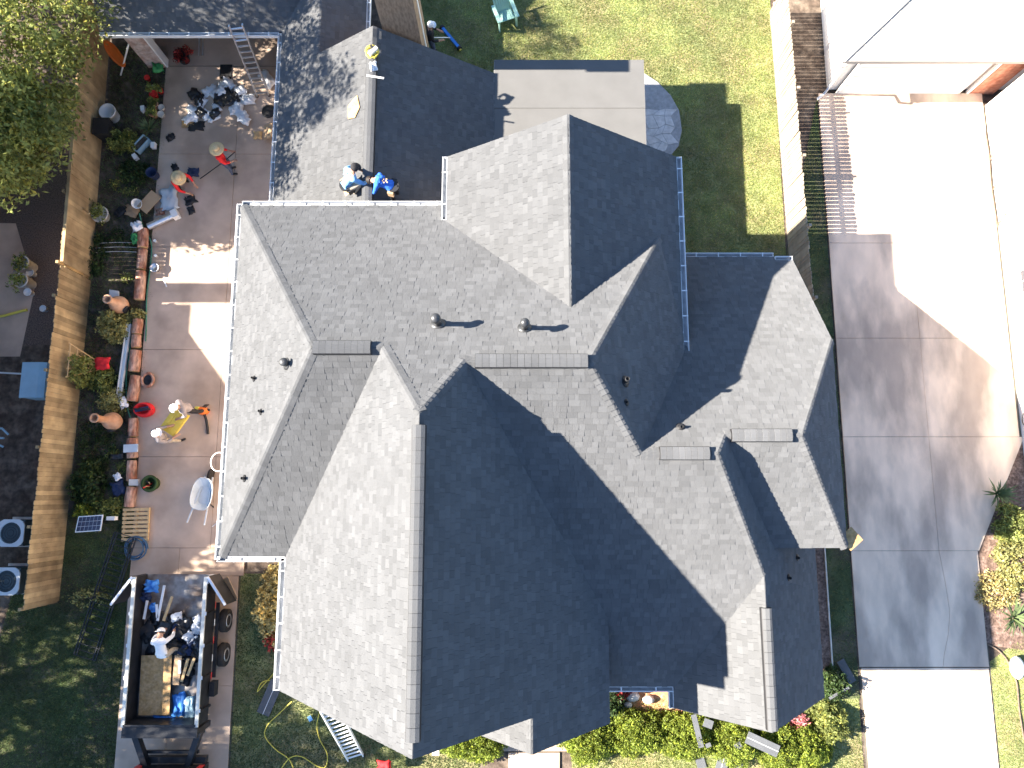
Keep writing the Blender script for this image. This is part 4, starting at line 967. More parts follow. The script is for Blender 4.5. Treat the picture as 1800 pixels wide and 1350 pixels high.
# white gutter lengths beside the logs
o = thing('downspout_pipe', 'long white gutter length lying beside the edging logs', 'pipe', px(221, 640, .05), R(-3))
MB().box((0, .0, .08), (.14, 2.7, .02)).build('base', 'white', o)
for s in (-1, 1): MB().box((s * .07, 0, .13), (.015, 2.7, .1)).build('edge', 'white', o)
polyhose('garden_hose', 'green garden hose running along the driveway edge', [px(245, 375, .3), px(252, 400, .2), px(266, 428, .07), px(264, 470, .07), px(258, 520, .07), px(257, 570, .07), px(256, 600, .07)], .022, 'greenhose')
polyhose('garden_hose', 'dark green hose looped beside the white gutter length', [px(230, 560, .1), px(228, 620, .1), px(222, 660, .1), px(224, 715, .1), px(232, 740, .2)], .02, 'greenhose')
# chimineas
def chiminea(u, v, rz, h, label, log=False):
    q = px(u, v, .3); o = thing('chiminea', label, 'chiminea', (q.x, q.y, 0), rz)
    MB().lathe([(.14, 0), (.16, .08), (.27, .25), (.30, .40), (.25, .58), (.15, .72), (.115, .85), (.11, h), (.15, h + .02), (.15, h + .07), (.10, h + .07), (.09, h - .25), (.01, h - .26)], n=22).build('body', 'terracotta', o)
    MB().lathe([(.13, 0), (.14, .06), (.10, .07), (.09, .03)], (0, -.27, .40), 16, M=Matrix.Rotation(R(100), 3, 'X')).build('mouth', 'black', o)
    for k in range(3): MB().bar((.22 * math.cos(k * 2.1), .22 * math.sin(k * 2.1), 0), (.17 * math.cos(k * 2.1), .17 * math.sin(k * 2.1), .16), .03, .03).build('leg', 'blacksteel', o)
    return o
chiminea(200, 741, 0, 1.35, 'orange clay chiminea with tall narrow chimney below the climbing vine'); chiminea(212, 537, 1, 1.05, 'short clay chiminea with sunlit mouth beside a grey tray')
board('tray', 'small grey tray leaning in the garden bed by the clay chiminea', 'tray', tp(201, 518, .3), (.32, .3, .04), 'plasticgrey', R(-10), .5)
# red cloth, red bag, solar panel and electric box
crumple('red_cloth', 'bright red cloth spread over garden plants', 'cloth', tp(180, 639, .45), .52, .42, 'redcloth', .1, .04)
q = px(252, 720, .25); o = thing('tool_bag', 'red and black open tool bag beside the edging logs', 'bag', (q.x, q.y, .05))
MB().lathe([(.30, 0), (.34, .12), (.30, .27), (.24, .30), (.20, .22), (.19, .10), (.01, .08)], n=18, sx=1.0, sy=.75).build('shell', 'redcloth', o)
MB().tube([(-.3, 0, .2), (-.2, .0, .4), (.2, 0, .42), (.3, 0, .2)], .025, 6).build('handle', 'black', o); MB().box((0, 0, .31), (.44, .12, .03), .2).build('flap', 'navy', o)
crumple('white_cloth', 'white and grey rag hanging beside the red tool bag', 'rag', tp(217, 708, .25), .26, .4, 'bag', .4, .08)
crumple('dark_jacket', 'dark blue jacket dropped among weeds near the tub', 'jacket', tp(208, 857, .15), .42, .5, 'navy', .3, .08); crumple('white_cloth', 'small white rag on top of the dark jacket', 'rag', tp(207, 838, .28), .22, .26, 'bag', .6, .05)
crumple('bottle_pile', 'dark plastic bags lying behind the grey slab', 'bag', tp(205, 803, .1), .5, .2, 'blackbag', .1, .08)
q = px(158, 919, .9); o = thing('solar_panel', 'small framed solar panel on a post over the fence', 'solar panel', (q.x, q.y, 0), R(4))
MB().box((0, 0, .45), (.05, .05, .9)).build('post', 'blacksteel', o)
sp = MB().add([(-.52, -.27, .80), (.28, -.27, .80), (.46, .22, 1.0), (-.30, .22, 1.0), (-.52, -.27, .77), (.28, -.27, .77), (.46, .22, .97), (-.30, .22, .97)], [(0, 1, 2, 3), (7, 6, 5, 4), (0, 4, 5, 1), (1, 5, 6, 2), (2, 6, 7, 3), (3, 7, 4, 0)]).build('frame', 'white', o)
ca, cb, cc_, cdd = Vector((-.52, -.27, .806)), Vector((.28, -.27, .806)), Vector((.46, .22, 1.006)), Vector((-.30, .22, 1.006))
for a in range(6):
    for b in range(3):
        f = lambda s, t: (ca.lerp(cb, s)).lerp(cdd.lerp(cc_, s), t)
        s0, s1, t0_, t1_ = .04 + a * .155, .04 + a * .155 + .145, .06 + b * .30, .06 + b * .30 + .28
        MB().add([f(s0, t0_), f(s1, t0_), f(s1, t1_), f(s0, t1_)], [(0, 1, 2, 3)]).build('cell', 'solar', sp)
board('battery_box', 'white electric box beside the solar panel', 'box', tp(197, 911, .45), (.26, .12, .2), 'white', 0)
MB().bar(px(68, 924, 1.55) - px(130, 926, .6), Vector((1.0, 0, .0)), .05, .05).build('support_bar', 'blacksteel', o) if False else None
# wrought iron gate panels lying on the lawn
def gate(label, a, b, wd, nbar):
    a = Vector(a); b = Vector(b); o = thing('iron_fence_panel', label, 'fence panel', (a.x, a.y, 0)); d = b - a; s = Vector((d.y, -d.x, 0)).normalized() * wd
    for k in (0, .12, .88, 1): MB().bar(s * k + Vector((0, 0, a.z)), d + s * k + Vector((0, 0, a.z)), .035, .035).build('rail', 'blacksteel', o)
    for k in range(nbar):
        p_ = d * (k / (nbar - 1)) + Vector((0, 0, a.z + .005)); MB().bar(p_, p_ + s, .02, .02).build('bar', 'blacksteel', o)
    return o
gate('black iron fence panel lying on the grass beside the trailer', px(130, 1150, .12), px(202, 935, .35), .72, 22)
# trellis against the fence
q = px(150, 640, .5); o = thing('trellis', 'yellowed wooden fan trellis leaning by the fence', 'trellis', (q.x + .25, q.y, 0))
for k in range(5): MB().bar((0, -.1 + k * .05, .05), (-.42, -.55 + k * .28, 1.2), .03, .02).build('slat', 'woodlight', o)
for k in range(4): MB().bar((-.12 - k * .09, -.24 - k * .09, .4 + k * .25), (-.12 - k * .09, .16 + k * .13, .4 + k * .25), .03, .02).build('cross_slat', 'woodlight', o)
# small litter by the hose
pot(271, 470, .15, .22, 'shiny steel pail on the driveway beside the green hose', 'steel', cat='pail', z=.05)
for u, v, lab in ((272, 423, 'crumpled white paper cup next to the green hose'), (273, 449, 'upright white cup between the steel pail and paper cup')): pot(u, v, .05, .12, lab, 'white', cat='cup', z=.05)
board('trim_strip', 'short white trim strip lying on the driveway', 'trim', tp(290, 497, .06), (.04, .32, .012), 'white', R(25))
crumple('plastic_sack', 'white plastic sack printed green leaning on an edging log', 'sack', tp(241, 398, .3), .36, .36, 'bag', .3, .12); crumple('plastic_sack', 'green plastic sack slumped below the white sack', 'sack', tp(238, 420, .22), .26, .36, 'green', .3, .10)
q = px(285, 388, .18); o = thing('duct_pipe', 'round galvanised duct lying on the driveway with square end', 'duct', (q.x, q.y, .2), R(26)); MB().tube([(-.5, 0, 0), (.4, 0, 0)], .11, 16).build('tube', 'alu', o); MB().box((.5, 0, 0), (.22, .28, .26)).build('box_end', 'white', o)
board('cardboard_flap', 'folded brown cardboard beside the galvanised duct', 'cardboard', tp(262, 355, .2), (.45, .75, .02), 'cardboard', R(-38))
crumple('plastic_sheet', 'grey translucent plastic sheet next to the crouching worker', 'plastic sheet', tp(297, 350, .12), .62, .85, 'plasticgrey', .2, .05)
q = px(238, 352, .3); o = thing('bucket', 'white plastic bucket tipped among the rubbish', 'bucket', (q.x, q.y, 0), .5); MB().lathe([(.13, 0), (.16, .36), (.17, .36), (.17, .33), (.15, .32), (.12, .04), (.01, .04)], (0, 0, .05), 18, M=Matrix.Rotation(.5, 3, 'X')).build('body', 'white', o)
for u, v, w_, m_, lab in ((335, 352, .4, 'black', 'black scrap heap right of the crouching worker'), (336, 370, .3, 'black', 'smaller black scrap behind the scrap heap'), (340, 303, .42, 'navy', 'dark netting heap at the end of the rake'), (308, 295, .3, 'black', 'black felt offcut above the crouching worker'), (300, 242, .32, 'black', 'square black felt offcut by the plywood piece'), (282, 372, .34, 'log', 'brown crumpled leaves next to the cardboard'), (232, 372, .5, 'cardboard', 'torn brown packaging below the white bucket'), (212, 372, .4, 'black', 'black plastic tub lying in the bed')):
    crumple('scrap_heap', lab, 'scrap', tp(u, v, .06), w_, w_ * .8, m_, random.uniform(0, 3), .06)
# wicker reel, tyre pot and blade at the driveway edge
q = px(260, 668, .15); o = thing('hose_reel', 'small brown wicker basket ring at the driveway edge', 'basket', (q.x, q.y, .05)); MB().tube([(.19 * math.cos(t * .35), .22 * math.sin(t * .35), .12) for t in range(19)], .05, 8, caps=False).build('rim', 'log', o); MB().lathe([(.15, .0), (.18, .10), (.16, .1), (.01, .02)], n=14).build('bowl', 'black', o)

# ============================================================ IN FRONT OF THE GARAGE
for i in range(17):
    u = random.uniform(335, 432); v = random.uniform(152, 212)
    crumple('shingle_wrapper', 'torn white shingle wrapper in the heap before the garage', 'wrapper', tp(u, v, .05 + random.uniform(0, .15)), random.uniform(.35, .65), random.uniform(.25, .45), 'bag', random.uniform(0, 3), .07, 'white wrappers in the garage heap')
for u, v in ((350, 175), (352, 198), (400, 165), (402, 178), (385, 172), (415, 172), (340, 165), (378, 200)):
    crumple('shingle_wrapper', 'black side of a shingle wrapper in the heap before the garage', 'wrapper', tp(u, v, .16), random.uniform(.4, .6), random.uniform(.3, .4), 'blackbag', random.uniform(0, 3), .05, 'black wrappers in the garage heap')
for u, v, w_, d_, lab in ((400, 150, .55, .5, 'large crumpled white bag at the top of the wrapper heap'), (438, 175, .5, .42, 'white bag nearest the ladder foot'), (418, 190, .42, .5, 'printed white bag at the edge of the wrapper heap'), (470, 140, .4, .75, 'long white bag lying against the garage wall')): crumple('plastic_sack', lab, 'sack', tp(u, v, .1), w_, d_, 'bag', random.uniform(0, 1), .12)
board('doormat', 'black rubber mat at the garage threshold', 'mat', tp(397, 126, .065), (.42, .55, .02), 'black', 0)
board('plywood_piece', 'small square plywood offcut on the driveway near the wrapper heap', 'board', tp(330, 216, .1), (.42, .34, .02), 'osb', R(2)); crumple('scrap_heap', 'dark scraps beside the square plywood offcut', 'scrap', tp(345, 222, .06), .6, .35, 'black', 0, .05)
board('plank', 'brown board leaning on the garage wall by a yellow block', 'plank', tp(471, 231, .3), (.36, .55, .03), 'cardboard', 0, 0, R(-25)); crumple('foam_block', 'yellow foam block on the drive by the garage wall', 'foam', tp(453, 238, .1), .3, .3, 'woodlight', 0, .08)
q = px(472, 195, .1); o = thing('round_disc', 'round black disc on the drive by the garage wall', 'disc', (q.x, q.y, .05)); MB().lathe([(.24, 0), (.25, .03), (.20, .04), (.01, .035)], n=20).build('disc', 'black', o)
ladder('aluminium ladder leaning on the garage gutter over the wrapper heap', (px(464, 170)[0], px(464, 170)[1], .06), px(414, 44, 3.1), .42, 13, (1, .12, 0))
pot(318, 96, .26, .34, 'dark planter of orange flowers inside the garage door', 'black', .15, leafm='leafred', z=.05); 
o = thing('metal_pipes', 'pair of grey pipes lying on the garage floor', 'pipe', (-11.25, 16.0, .06))
for k in (0, .14): MB().tube([(k, -.4, .03), (k - .05, .8, .03)], .028, 8).build('pipe', 'alu', o)
crumple('garden_sack', 'green patterned sack at the foot of the brick pier', 'sack', tp(279, 120, .2), .36, .34, 'green', .2, .12)
o = thing('plastic_sled', 'long red plastic sled standing by the fence near the pier', 'sled', px(202, 95, .5), R(38))
n = 16; m = MB(); ov = [(.20 * math.cos(6.283 * k / n), .62 * math.sin(6.283 * k / n)) for k in range(n)]
m.add([(x, y, .06) for x, y in ov] + [(x * .85, y * .9, .06) for x, y in ov] + [(x * .7, y * .8, .0) for x, y in ov] + [(x * .95, y * .97, -.03) for x, y in ov], [(i, (i + 1) % n, n + (i + 1) % n, n + i) for i in range(n)] + [(n + i, n + (i + 1) % n, 2 * n + (i + 1) % n, 2 * n + i) for i in range(n)] + [tuple(range(2 * n, 3 * n))] + [(i, 3 * n + i, 3 * n + (i + 1) % n, (i + 1) % n) for i in range(n)] + [tuple(range(4 * n - 1, 3 * n - 1, -1))]); m.build('hull', 'orange', o)
polyhose('white_pole', 'white pole leaning beside the red plastic sled', [px(226, 78, 1.4), px(219, 105, .7), px(212, 132, .05)], .03, 'white', 'pole')
q = px(188, 195, .45); o = thing('wash_tub', 'round white washing tub beside the fence', 'tub', (q.x, q.y, 0)); MB().lathe([(.22, 0), (.27, .45), (.29, .45), (.29, .41), (.26, .40), (.21, .06), (.01, .05)], n=20).build('body', 'white', o)
q = px(181, 225, .6); o = thing('rubbish_bin', 'black wheeled rubbish bin below the white tub', 'bin', (q.x, q.y, 0)); MB().box((0, 0, .35), (.46, .5, .7), taper=1.15).build('body', 'black', o); MB().box((0, 0, .73), (.56, .6, .06)).build('lid', 'black', o)
q = px(247, 252, .2); o = thing('planter_box', 'slatted blue grey planter box in the garden bed', 'planter', (q.x, q.y, 0), R(-38))
for s in (-1, 1): MB().box((s * .13, 0, .12), (.03, .6, .24)).build('side', 'acblue', o); MB().box((0, s * .3, .12), (.26, .03, .24)).build('end', 'acblue', o)
MB().box((0, 0, .1), (.24, .56, .16)).build('earth', 'soil', o)
q = px(266, 303, .35); o = thing('bucket', 'deep blue plastic bucket at the driveway edge', 'bucket', (q.x, q.y, 0)); MB().lathe([(.14, 0), (.18, .38), (.19, .38), (.19, .35), (.17, .34), (.13, .04), (.01, .04)], n=18).build('body', 'navy', o)
for i, (u, v, r_, lab) in enumerate(((258, 136, .1, 'small red pot at the top of the pot row'), (280, 158, .11, 'bright red pot beside the driveway edge'), (269, 165, .14, 'clay pot behind the bright red pot'), (270, 182, .15, 'clay pot in the middle of the pot row'), (283, 188, .11, 'small cream pot on the driveway side of the pot row'), (267, 196, .17, 'widest clay pot of the row, with dark soil'), (282, 200, .12, 'small clay pot below the cream pot'), (265, 155, .12, 'blue glazed pot among the clay pots'))):
    pot(u, v, r_, r_ * 1.6, lab, 'red' if 'red' in lab else 'stone' if 'cream' in lab else 'acblue' if 'blue' in lab else 'terracotta', .1 if i % 2 else None)
for u, v, lab in ((252, 192, 'white enamel scoop standing in the bed'), (270, 256, 'white carton below the planter box'), (238, 276, 'white box lying in the bed above the blue bucket')): board('white_box', lab, 'box', tp(u, v, .15), (.14, .2, .16), 'white', random.uniform(0, 1))
pot(175, 376, .28, .32, 'round cream rimmed planter of herbs by the fence', 'stone', .12)
for u, v, rz, l, lab in ((160, 90, R(58), 1.0, 'thin cane leaning on the fence above the red sled'), (168, 100, R(60), .8, 'shorter cane leaning on the fence'), (145, 240, R(56), .9, 'loose fence prop under the leafy tree'), (150, 370, R(55), .9, 'loose plank propped on the fence above the herb planter')): board('prop_stick', lab, 'stick', tp(u, v, .9), (.05, l, .03), 'woodlight', rz, -.6)
for v, lab in ((428, 'thin white string line across the bed nearest the sacks'), (436, 'thin cream string line across the bed next to the logs'), (444, 'lowest thin string line across the bed')): polyhose('string_line', lab, [px(168, v, .08), px(205, v - 2, .1), px(240, v - 1, .1)], .008, 'white', 'string')
# adirondack chair on the back lawn
q = px(888, 28, .3); ad = thing('garden_chair', 'pale green slatted garden chair on the back lawn', 'chair', (q.x, q.y, 0), R(200))
for k in range(6): MB().box((-.22 + k * .088, .0, .34), (.078, .52, .022), 0, R(12)).build('seat_slat', 'chairgreen', ad)
for k in range(7):
    x = -.27 + k * .09; MB().bar((x * .8, -.24, .30), (x * 1.12, -.58, 1.0 - abs(x) * .35), .075, .02).build('back_slat', 'chairgreen', ad)
for s in (-1, 1):
    MB().box((s * .34, .02, .58), (.13, .72, .03)).build('armrest', 'chairgreen', ad)
    MB().box((s * .32, .30, .29), (.05, .10, .58)).build('leg', 'chairgreen', ad); MB().bar((s * .30, .25, .32), (s * .30, -.55, .05), .04, .12).build('leg', 'chairgreen', ad); MB().bar((s * .31, -.32, .0), (s * .33, -.30, .58), .05, .08).build('leg', 'chairgreen', ad)
MB().bar((-.3, -.45, .72), (.3, -.45, .72), .03, .06).build('back_rail', 'chairgreen', ad)
# roofing things on the garage roof
q = on_plane(622, 190, GW); nrm = Vector((-GW[0], 0, 1)).normalized(); ang_y = -math.atan(GW[0])
board('osb_offcut', 'six sided tan board offcut lying on the garage roof slope', 'board', q + nrm * .035, (.5, .7, .014), 'osb', 0, 0, ang_y, poly=[(-.18, -.30), (.10, -.34), (.28, -.08), (.16, .32), (-.02, .24), (-.22, .10)])
ridge_z = zz(GW, -3.99, 0)
q = on_plane(655, 96, GW); coil('air_hose', 'yellow coiled air hose on the garage ridge', (q.x, q.y, q.z + .03), .19, 5, 'yellow', .012, .10)
o = thing('nail_gun', 'white and silver nail gun resting in the hose coil on the ridge', 'nail gun', (q.x + .05, q.y - .02, q.z + .14), .5); MB().box((0, 0, .05), (.30, .09, .09), .3).build('body', 'white', o); MB().box((.05, .1, .04), (.06, .2, .06), .3).build('handle', 'black', o); MB().box((-.12, .02, .02), (.12, .05, .1), .8).build('magazine', 'steel', o)
q = on_plane(657, 118, GW); crumple('rag', 'white rag below the yellow hose on the ridge', 'rag', (q.x, q.y, q.z + .03), .22, .3, 'bag', .2, .06)
q = on_plane(657, 137, GW); board('metal_flashing', 'white strip of flashing across the garage ridge', 'flashing', (q.x + .05, q.y, ridge_z + .11), (.5, .05, .01), 'white', R(-10))
# ladder, cords and bundles on the front lawn
la = px(625, 1333, .05); lb = px(578, 1245, 2.9)
ladder('white ladder leaning on the front gable eave above the lawn', (la.x, la.y, .02), lb, .48, 14, (1, .3, 0), 'white')
polyhose('air_hose', 'yellow air hose snaking over the front lawn', [px(495, 1165, .5), px(480, 1185, .05), px(462, 1205, .04), px(452, 1216, .04), px(460, 1200, .04), px(475, 1196, .04), px(482, 1200, .05)], .014, 'yellow')
polyhose('air_hose', 'long yellow hose loop from the gable corner to the driveway lawn', [px(513, 1233, .1), px(490, 1255, .04), px(470, 1275, .04), px(466, 1295, .04), px(485, 1318, .04), px(508, 1335, .04), px(520, 1362, .04)], .014, 'yellow')
polyhose('air_hose', 'yellow hose curve beside the white ladder', [px(562, 1250, .1), px(557, 1275, .04), px(562, 1300, .04), px(575, 1325, .04), px(572, 1348, .04), px(556, 1346, .04), px(530, 1330, .04), px(510, 1332, .04), px(495, 1350, .04)], .014, 'yellow')
def bundle(u, v, z, rz, label, l=.95, w_=.32, parts=2):
    q = px(u, v, z); o = thing('shingle_strip', label, 'shingle strip', (q.x, q.y, z), rz)
    for s in (-1, 1): MB().box((s * w_ / 4, 0, .02), (w_ / 2 - .008, l, .03)).build('half', 'roofcap', o)
    MB().box((0, 0, .034), (.014, l, .008)).build('sealant_line', 'white', o); return o
bundle(475, 1226, .03, R(-22), 'dark shingle strip with pale line on the front lawn', 1.05, .42); bundle(1340, 1308, .82, R(66), 'grey shingle strip with white line lying on the hedge top', 1.0, .36)
bundle(1270, 1340, .05, R(-20), 'grey shingle strip on the grass below the hedge', .9, .35)
for u, v, z, w_, d_, rz, lab in ((1226, 1285, .8, .16, .95, R(12), 'long thin grey shingle offcut on the hedge'), (1245, 1272, .8, .28, .24, R(-20), 'small grey shingle offcut beside the long thin one'), (1298, 1312, .78, .2, .2, R(30), 'tiny grey shingle offcut next to the striped strip'), (1245, 1310, .78, .16, .12, R(20), 'smallest pale offcut on the hedge'), (1232, 1342, .04, .28, .3, R(15), 'grey offcut on the pale grass left of the strip'), (1296, 1343, .04, .35, .5, R(-25), 'crooked grey offcut on the grass right of the strip'), (1488, 1180, .05, .25, .75, R(28), 'dark slate coloured board in the side yard'), (1475, 1218, .6, .08, .7, R(-62), 'thin grey strip stuck in the side yard shrub')):
    board('shingle_offcut', lab, 'offcut', tp(u, v, z), (w_, d_, .014), 'roofcap', rz)
board('corner_board', 'tan plywood corner sticking out under the eastern eave', 'board', tp(1496, 947, 5.28), (.42, .42, .02), 'osb', R(40), 0, 0)
crumple('red_canopy', 'bright red cap shaped cover on the front lawn edge', 'cover', tp(676, 1347, .5), .42, .34, 'redcloth', 0, .12)
board('paper_card', 'pale blue card on the lawn beside the ladder', 'card', tp(545, 1263, .05), (.12, .16, .01), 'lightblue', R(30)); board('paper_card', 'tiny blue card touching the ladder', 'card', tp(616, 1283, .05), (.06, .14, .01), 'lightblue', R(20))
board('stepping_block', 'small grey concrete block by the round shrub', 'stone', tp(766, 1318, .08), (.22, .3, .12), 'stone', 0)
# ============================================================ PLANTS
def bp(u, v, z=.3): return tuple(px(u, v, z)[:2])
bush('climbing_shrub', 'green and yellow shrub trained up the wooden fence behind the trellis', (px(126, 645, 1.2)[0], px(122, 645, 1.2)[1]), (.26, .62, 1.35), 80, .055, 'leaf', per=22)
bush('garden_shrub', 'pale sunlit shrub beside the short clay chiminea', bp(188, 568, .7), (.42, .62, .8), 90, .06, 'leafpale', per=24)
bush('garden_shrub', 'loose grey green shrub between the two chimineas', bp(180, 672, .4), (.24, .55, .5), 55, .055, 'leaf', per=20)
bush('garden_shrub', 'low shrub with yellow flowers above the tall chiminea', bp(190, 705, .5), (.42, .42, .55), 70, .05, 'leafpale', per=20)
bush('garden_shrub', 'dark leafy shrub against the fence above the yellow green ball', bp(148, 850, .5), (.5, .75, .7), 110, .07, 'leafdark', per=22)
bush('garden_shrub', 'small round yellow green shrub near the solar panel', bp(140, 897, .4), (.22, .22, .42), 60, .05, 'leafyellow', per=22)
bush('garden_shrub', 'low grey green mound beside the wooden pallet', bp(190, 893, .25), (.5, .3, .3), 70, .05, 'leaf', per=18)
bush('clipped_shrub', 'square clipped green shrub in the garage side bed', bp(215, 245, .4), (.36, .30, .45), 90, .05, 'leaf', per=24, box=True)
bush('garden_shrub', 'dark green shrub beside the deep blue bucket', bp(232, 300, .3), (.5, .5, .35), 60, .06, 'leafdark', per=18)
bush('garden_shrub', 'sparse twiggy plant by the white gutter length', bp(232, 552, .4), (.28, .22, .4), 30, .05, 'leafpale', per=14)
bush('garden_shrub', 'ragged dark weeds in the middle of the garden bed', bp(170, 780, .15), (.6, .9, .2), 90, .05, 'leafdark', per=16)
bush('garden_shrub', 'ragged weeds below the fence prop sticks', bp(165, 445, .2), (.35, .9, .25), 80, .05, 'leafdark', per=16)
for i in range(14):
    u = random.uniform(165, 240); v = random.choice((random.uniform(310, 500), random.uniform(600, 700), random.uniform(750, 900)))
    bush('weed_clump', 'low weed clump in the dark garden bed', bp(u, v, .08), (random.uniform(.12, .3), random.uniform(.12, .3), .14), 14, .04, random.choice(('leafdark', 'leaf')), 'weeds', 'weed clumps in the garden bed', per=14)
spiky('agave', 'spiky green agave at the edge of the garage side bed', (*bp(262, 225, .25), .15), 22, .5, 'palm')
bush('dry_shrub', 'pale bare twiggy shrub on the lawn behind the iron fence panel', bp(148, 1052, .3), (.75, .28, .4), 50, .05, 'leafpale', per=8)
bush('foundation_shrub', 'large variegated shrub with red tips below the western gutter', bp(478, 1068, .8), (.62, 1.35, 1.1), 260, .06, 'leafvarieg', per=26)
bush('foundation_shrub', 'reddish dry growth at the foot of the variegated shrub', bp(482, 1128, .5), (.35, .35, .6), 50, .06, 'leafred', per=10)
bush('round_shrub', 'clipped round bright green shrub by the front walk', (*bp(833, 1308, .5),), (1.02, .62, .85), 480, .034, 'leafyellow', per=36, clump=.10)
# the long front hedge is a row of clipped bushes grown together
for i, (u, v, rx_, ry_, lab) in enumerate(((1040, 1300, .95, .75, 'hedge bush at the walk end of the front hedge'), (1120, 1293, .8, .62, 'hedge bush in front of the planted court'), (1205, 1298, .85, .62, 'hedge bush bearing the long thin shingle offcut'), (1290, 1308, .85, .62, 'hedge bush under the striped shingle strip'), (1375, 1318, .85, .58, 'hedge bush in front of the eastern gable'), (1425, 1322, .62, .6, 'hedge bush at the side yard end of the hedge'))):
    bush('hedge_bush', lab, bp(u, v, .5), (rx_ * 1.08, ry_ * 1.15, .78), 560, .034, 'leafyellow', 'hedge', 'bushes of the front hedge', per=36, clump=.11)
bush('side_shrub', 'bright green shrub at the corner of the eastern gable', bp(1462, 1272, .4), (.5, .62, .75), 160, .055, 'leaf', per=24)
bush('side_shrub', 'dark green shrub in the side yard below the brown bed', bp(1470, 1205, .4), (.38, .45, .7), 110, .055, 'leafdark', per=24)
bush('flowering_shrub', 'pink flowering plant peeking out below the eastern gable', bp(1408, 1270, .4), (.28, .24, .5), 26, .045, 'leafpink', per=16)
bush('court_shrub', 'dark shrub against the wall of the planted court', (3.1, -6.15), (.35, .6, .7), 110, .06, 'leafdark', per=22)
bush('court_shrub', 'red leaved shrub in the planted court', (3.35, -5.9), (.3, .3, .6), 60, .06, 'leafred', per=22)
for i, (x, y, r_, lab) in enumerate(((3.75, -6.2, .2, 'largest white stone in the planted court'), (4.25, -6.3, .16, 'white stone nearest the court gutter'), (3.6, -6.45, .12, 'small white stone beside the red leaved shrub'))):
    o = MB().lathe([(.02, 0), (r_, .05), (r_ * .95, .14), (r_ * .6, .2), (.02, .22)], (0, 0, 0), 9, sx=1.2, sy=.85).build('garden_stone', 'stone'); o.location = (x, y, 0); tag(o, lab, 'stone')
bush('border_shrub', 'sprawling bright yellow green shrub in the eastern flower bed', bp(1812, 985, .5), (1.0, 1.0, .8), 240, .05, 'leafpale', per=26)
bush('border_shrub', 'upright yellow green shrub beside the eastern yucca', bp(1788, 925, .5), (.5, .7, .8), 120, .05, 'leaf', per=26)
bush('border_shrub', 'dry pinkish groundcover in the eastern flower bed', bp(1755, 1040, .2), (.75, .6, .22), 120, .05, 'leafvarieg', per=18)
spiky('yucca', 'spiky yucca at the tip of the eastern flower bed', (*bp(1762, 868, .4), .1), 30, .75, 'palm'); spiky('yucca', 'bright spiky yucca on the eastern lawn edge', (*bp(1790, 1088, .4), .1), 34, .8, 'palm'); 
bush('dark_shrub', 'dark green shrub growing between garage roof and chimney', (-4.1, 14.3), (.42, 1.2, 2.0), 120, .08, 'leafdark', per=20)
o = MB().lathe([(.05, 0), (.26, .06), (.28, .16), (.18, .26), (.03, .29)], (0, 0, 0), 11, sx=.8, sy=1.25).build('garden_stone', 'white'); o.location = px(1783, 1172, .1); tag(o, 'big white boulder on the eastern lawn', 'stone')
polyhose('edging_strip', 'brown edging strip curving across the eastern lawn', [px(1735, 1132, .04), px(1757, 1145, .04), px(1775, 1168, .04), px(1787, 1200, .04), px(1792, 1250, .04), px(1800, 1300, .04)], .025, 'bark', 'edging')
o = thing('hose_hoop', 'dark bicycle wheel rim leaning on the neighbour wall', 'wheel', px(1797, 736, .4)); MB().tube([(.05 * math.cos(t * .2618), .28 * math.cos(t * .2618), .28 + .28 * math.sin(t * .2618)) for t in range(25)], .018, 6, caps=False).build('tyre', 'black', o); MB().tube([(0, 0, .0), (0, 0, .56)], .006, 4).build('spoke', 'steel', o)
# ============================================================ PEOPLE
POSES = {
 'stand': dict(pel=(0, 0, .95), chest=(0, .03, 1.28), neck=(0, .05, 1.47), head=(0, .09, 1.58), top=(0, .09, 1.70), sh=(.185, .02, 1.40), el=(.27, .10, 1.12), wr=(.20, .33, 1.02), hip=(.10, 0, .90), kn=(.12, .06, .50), an=(.12, -.02, .08), toe=(.13, .16, .04)),
 'walk': dict(pel=(0, 0, .93), chest=(0, .05, 1.25), neck=(0, .09, 1.44), head=(0, .14, 1.54), top=(0, .15, 1.66), sh=(.185, .04, 1.37), el=(.25, .14, 1.08), wr=(.20, .40, 1.0), hip=(.10, 0, .88), kn=(.12, .10, .48), an=(.13, .16, .08), toe=(.14, .34, .04), an2=(-.12, -.30, .10), kn2=(-.12, -.06, .48), toe2=(-.12, -.14, .04)),
 'crouch': dict(pel=(0, -.16, .34), chest=(0, .10, .66), neck=(0, .22, .82), head=(0, .30, .90), top=(0, .34, 1.01), sh=(.19, .13, .75), el=(.30, .30, .50), wr=(.20, .48, .28), hip=(.11, -.14, .32), kn=(.22, .24, .46), an=(.18, -.04, .09), toe=(.20, .14, .04)),
 'bend': dict(pel=(0, -.06, .86), chest=(0, .30, .98), neck=(0, .47, .98), head=(0, .58, .94), top=(0, .69, .90), sh=(.19, .36, 1.02), el=(.26, .46, .72), wr=(.18, .56, .48), hip=(.11, -.06, .82), kn=(.14, .02, .46), an=(.14, -.04, .08), toe=(.15, .14, .04)),
}
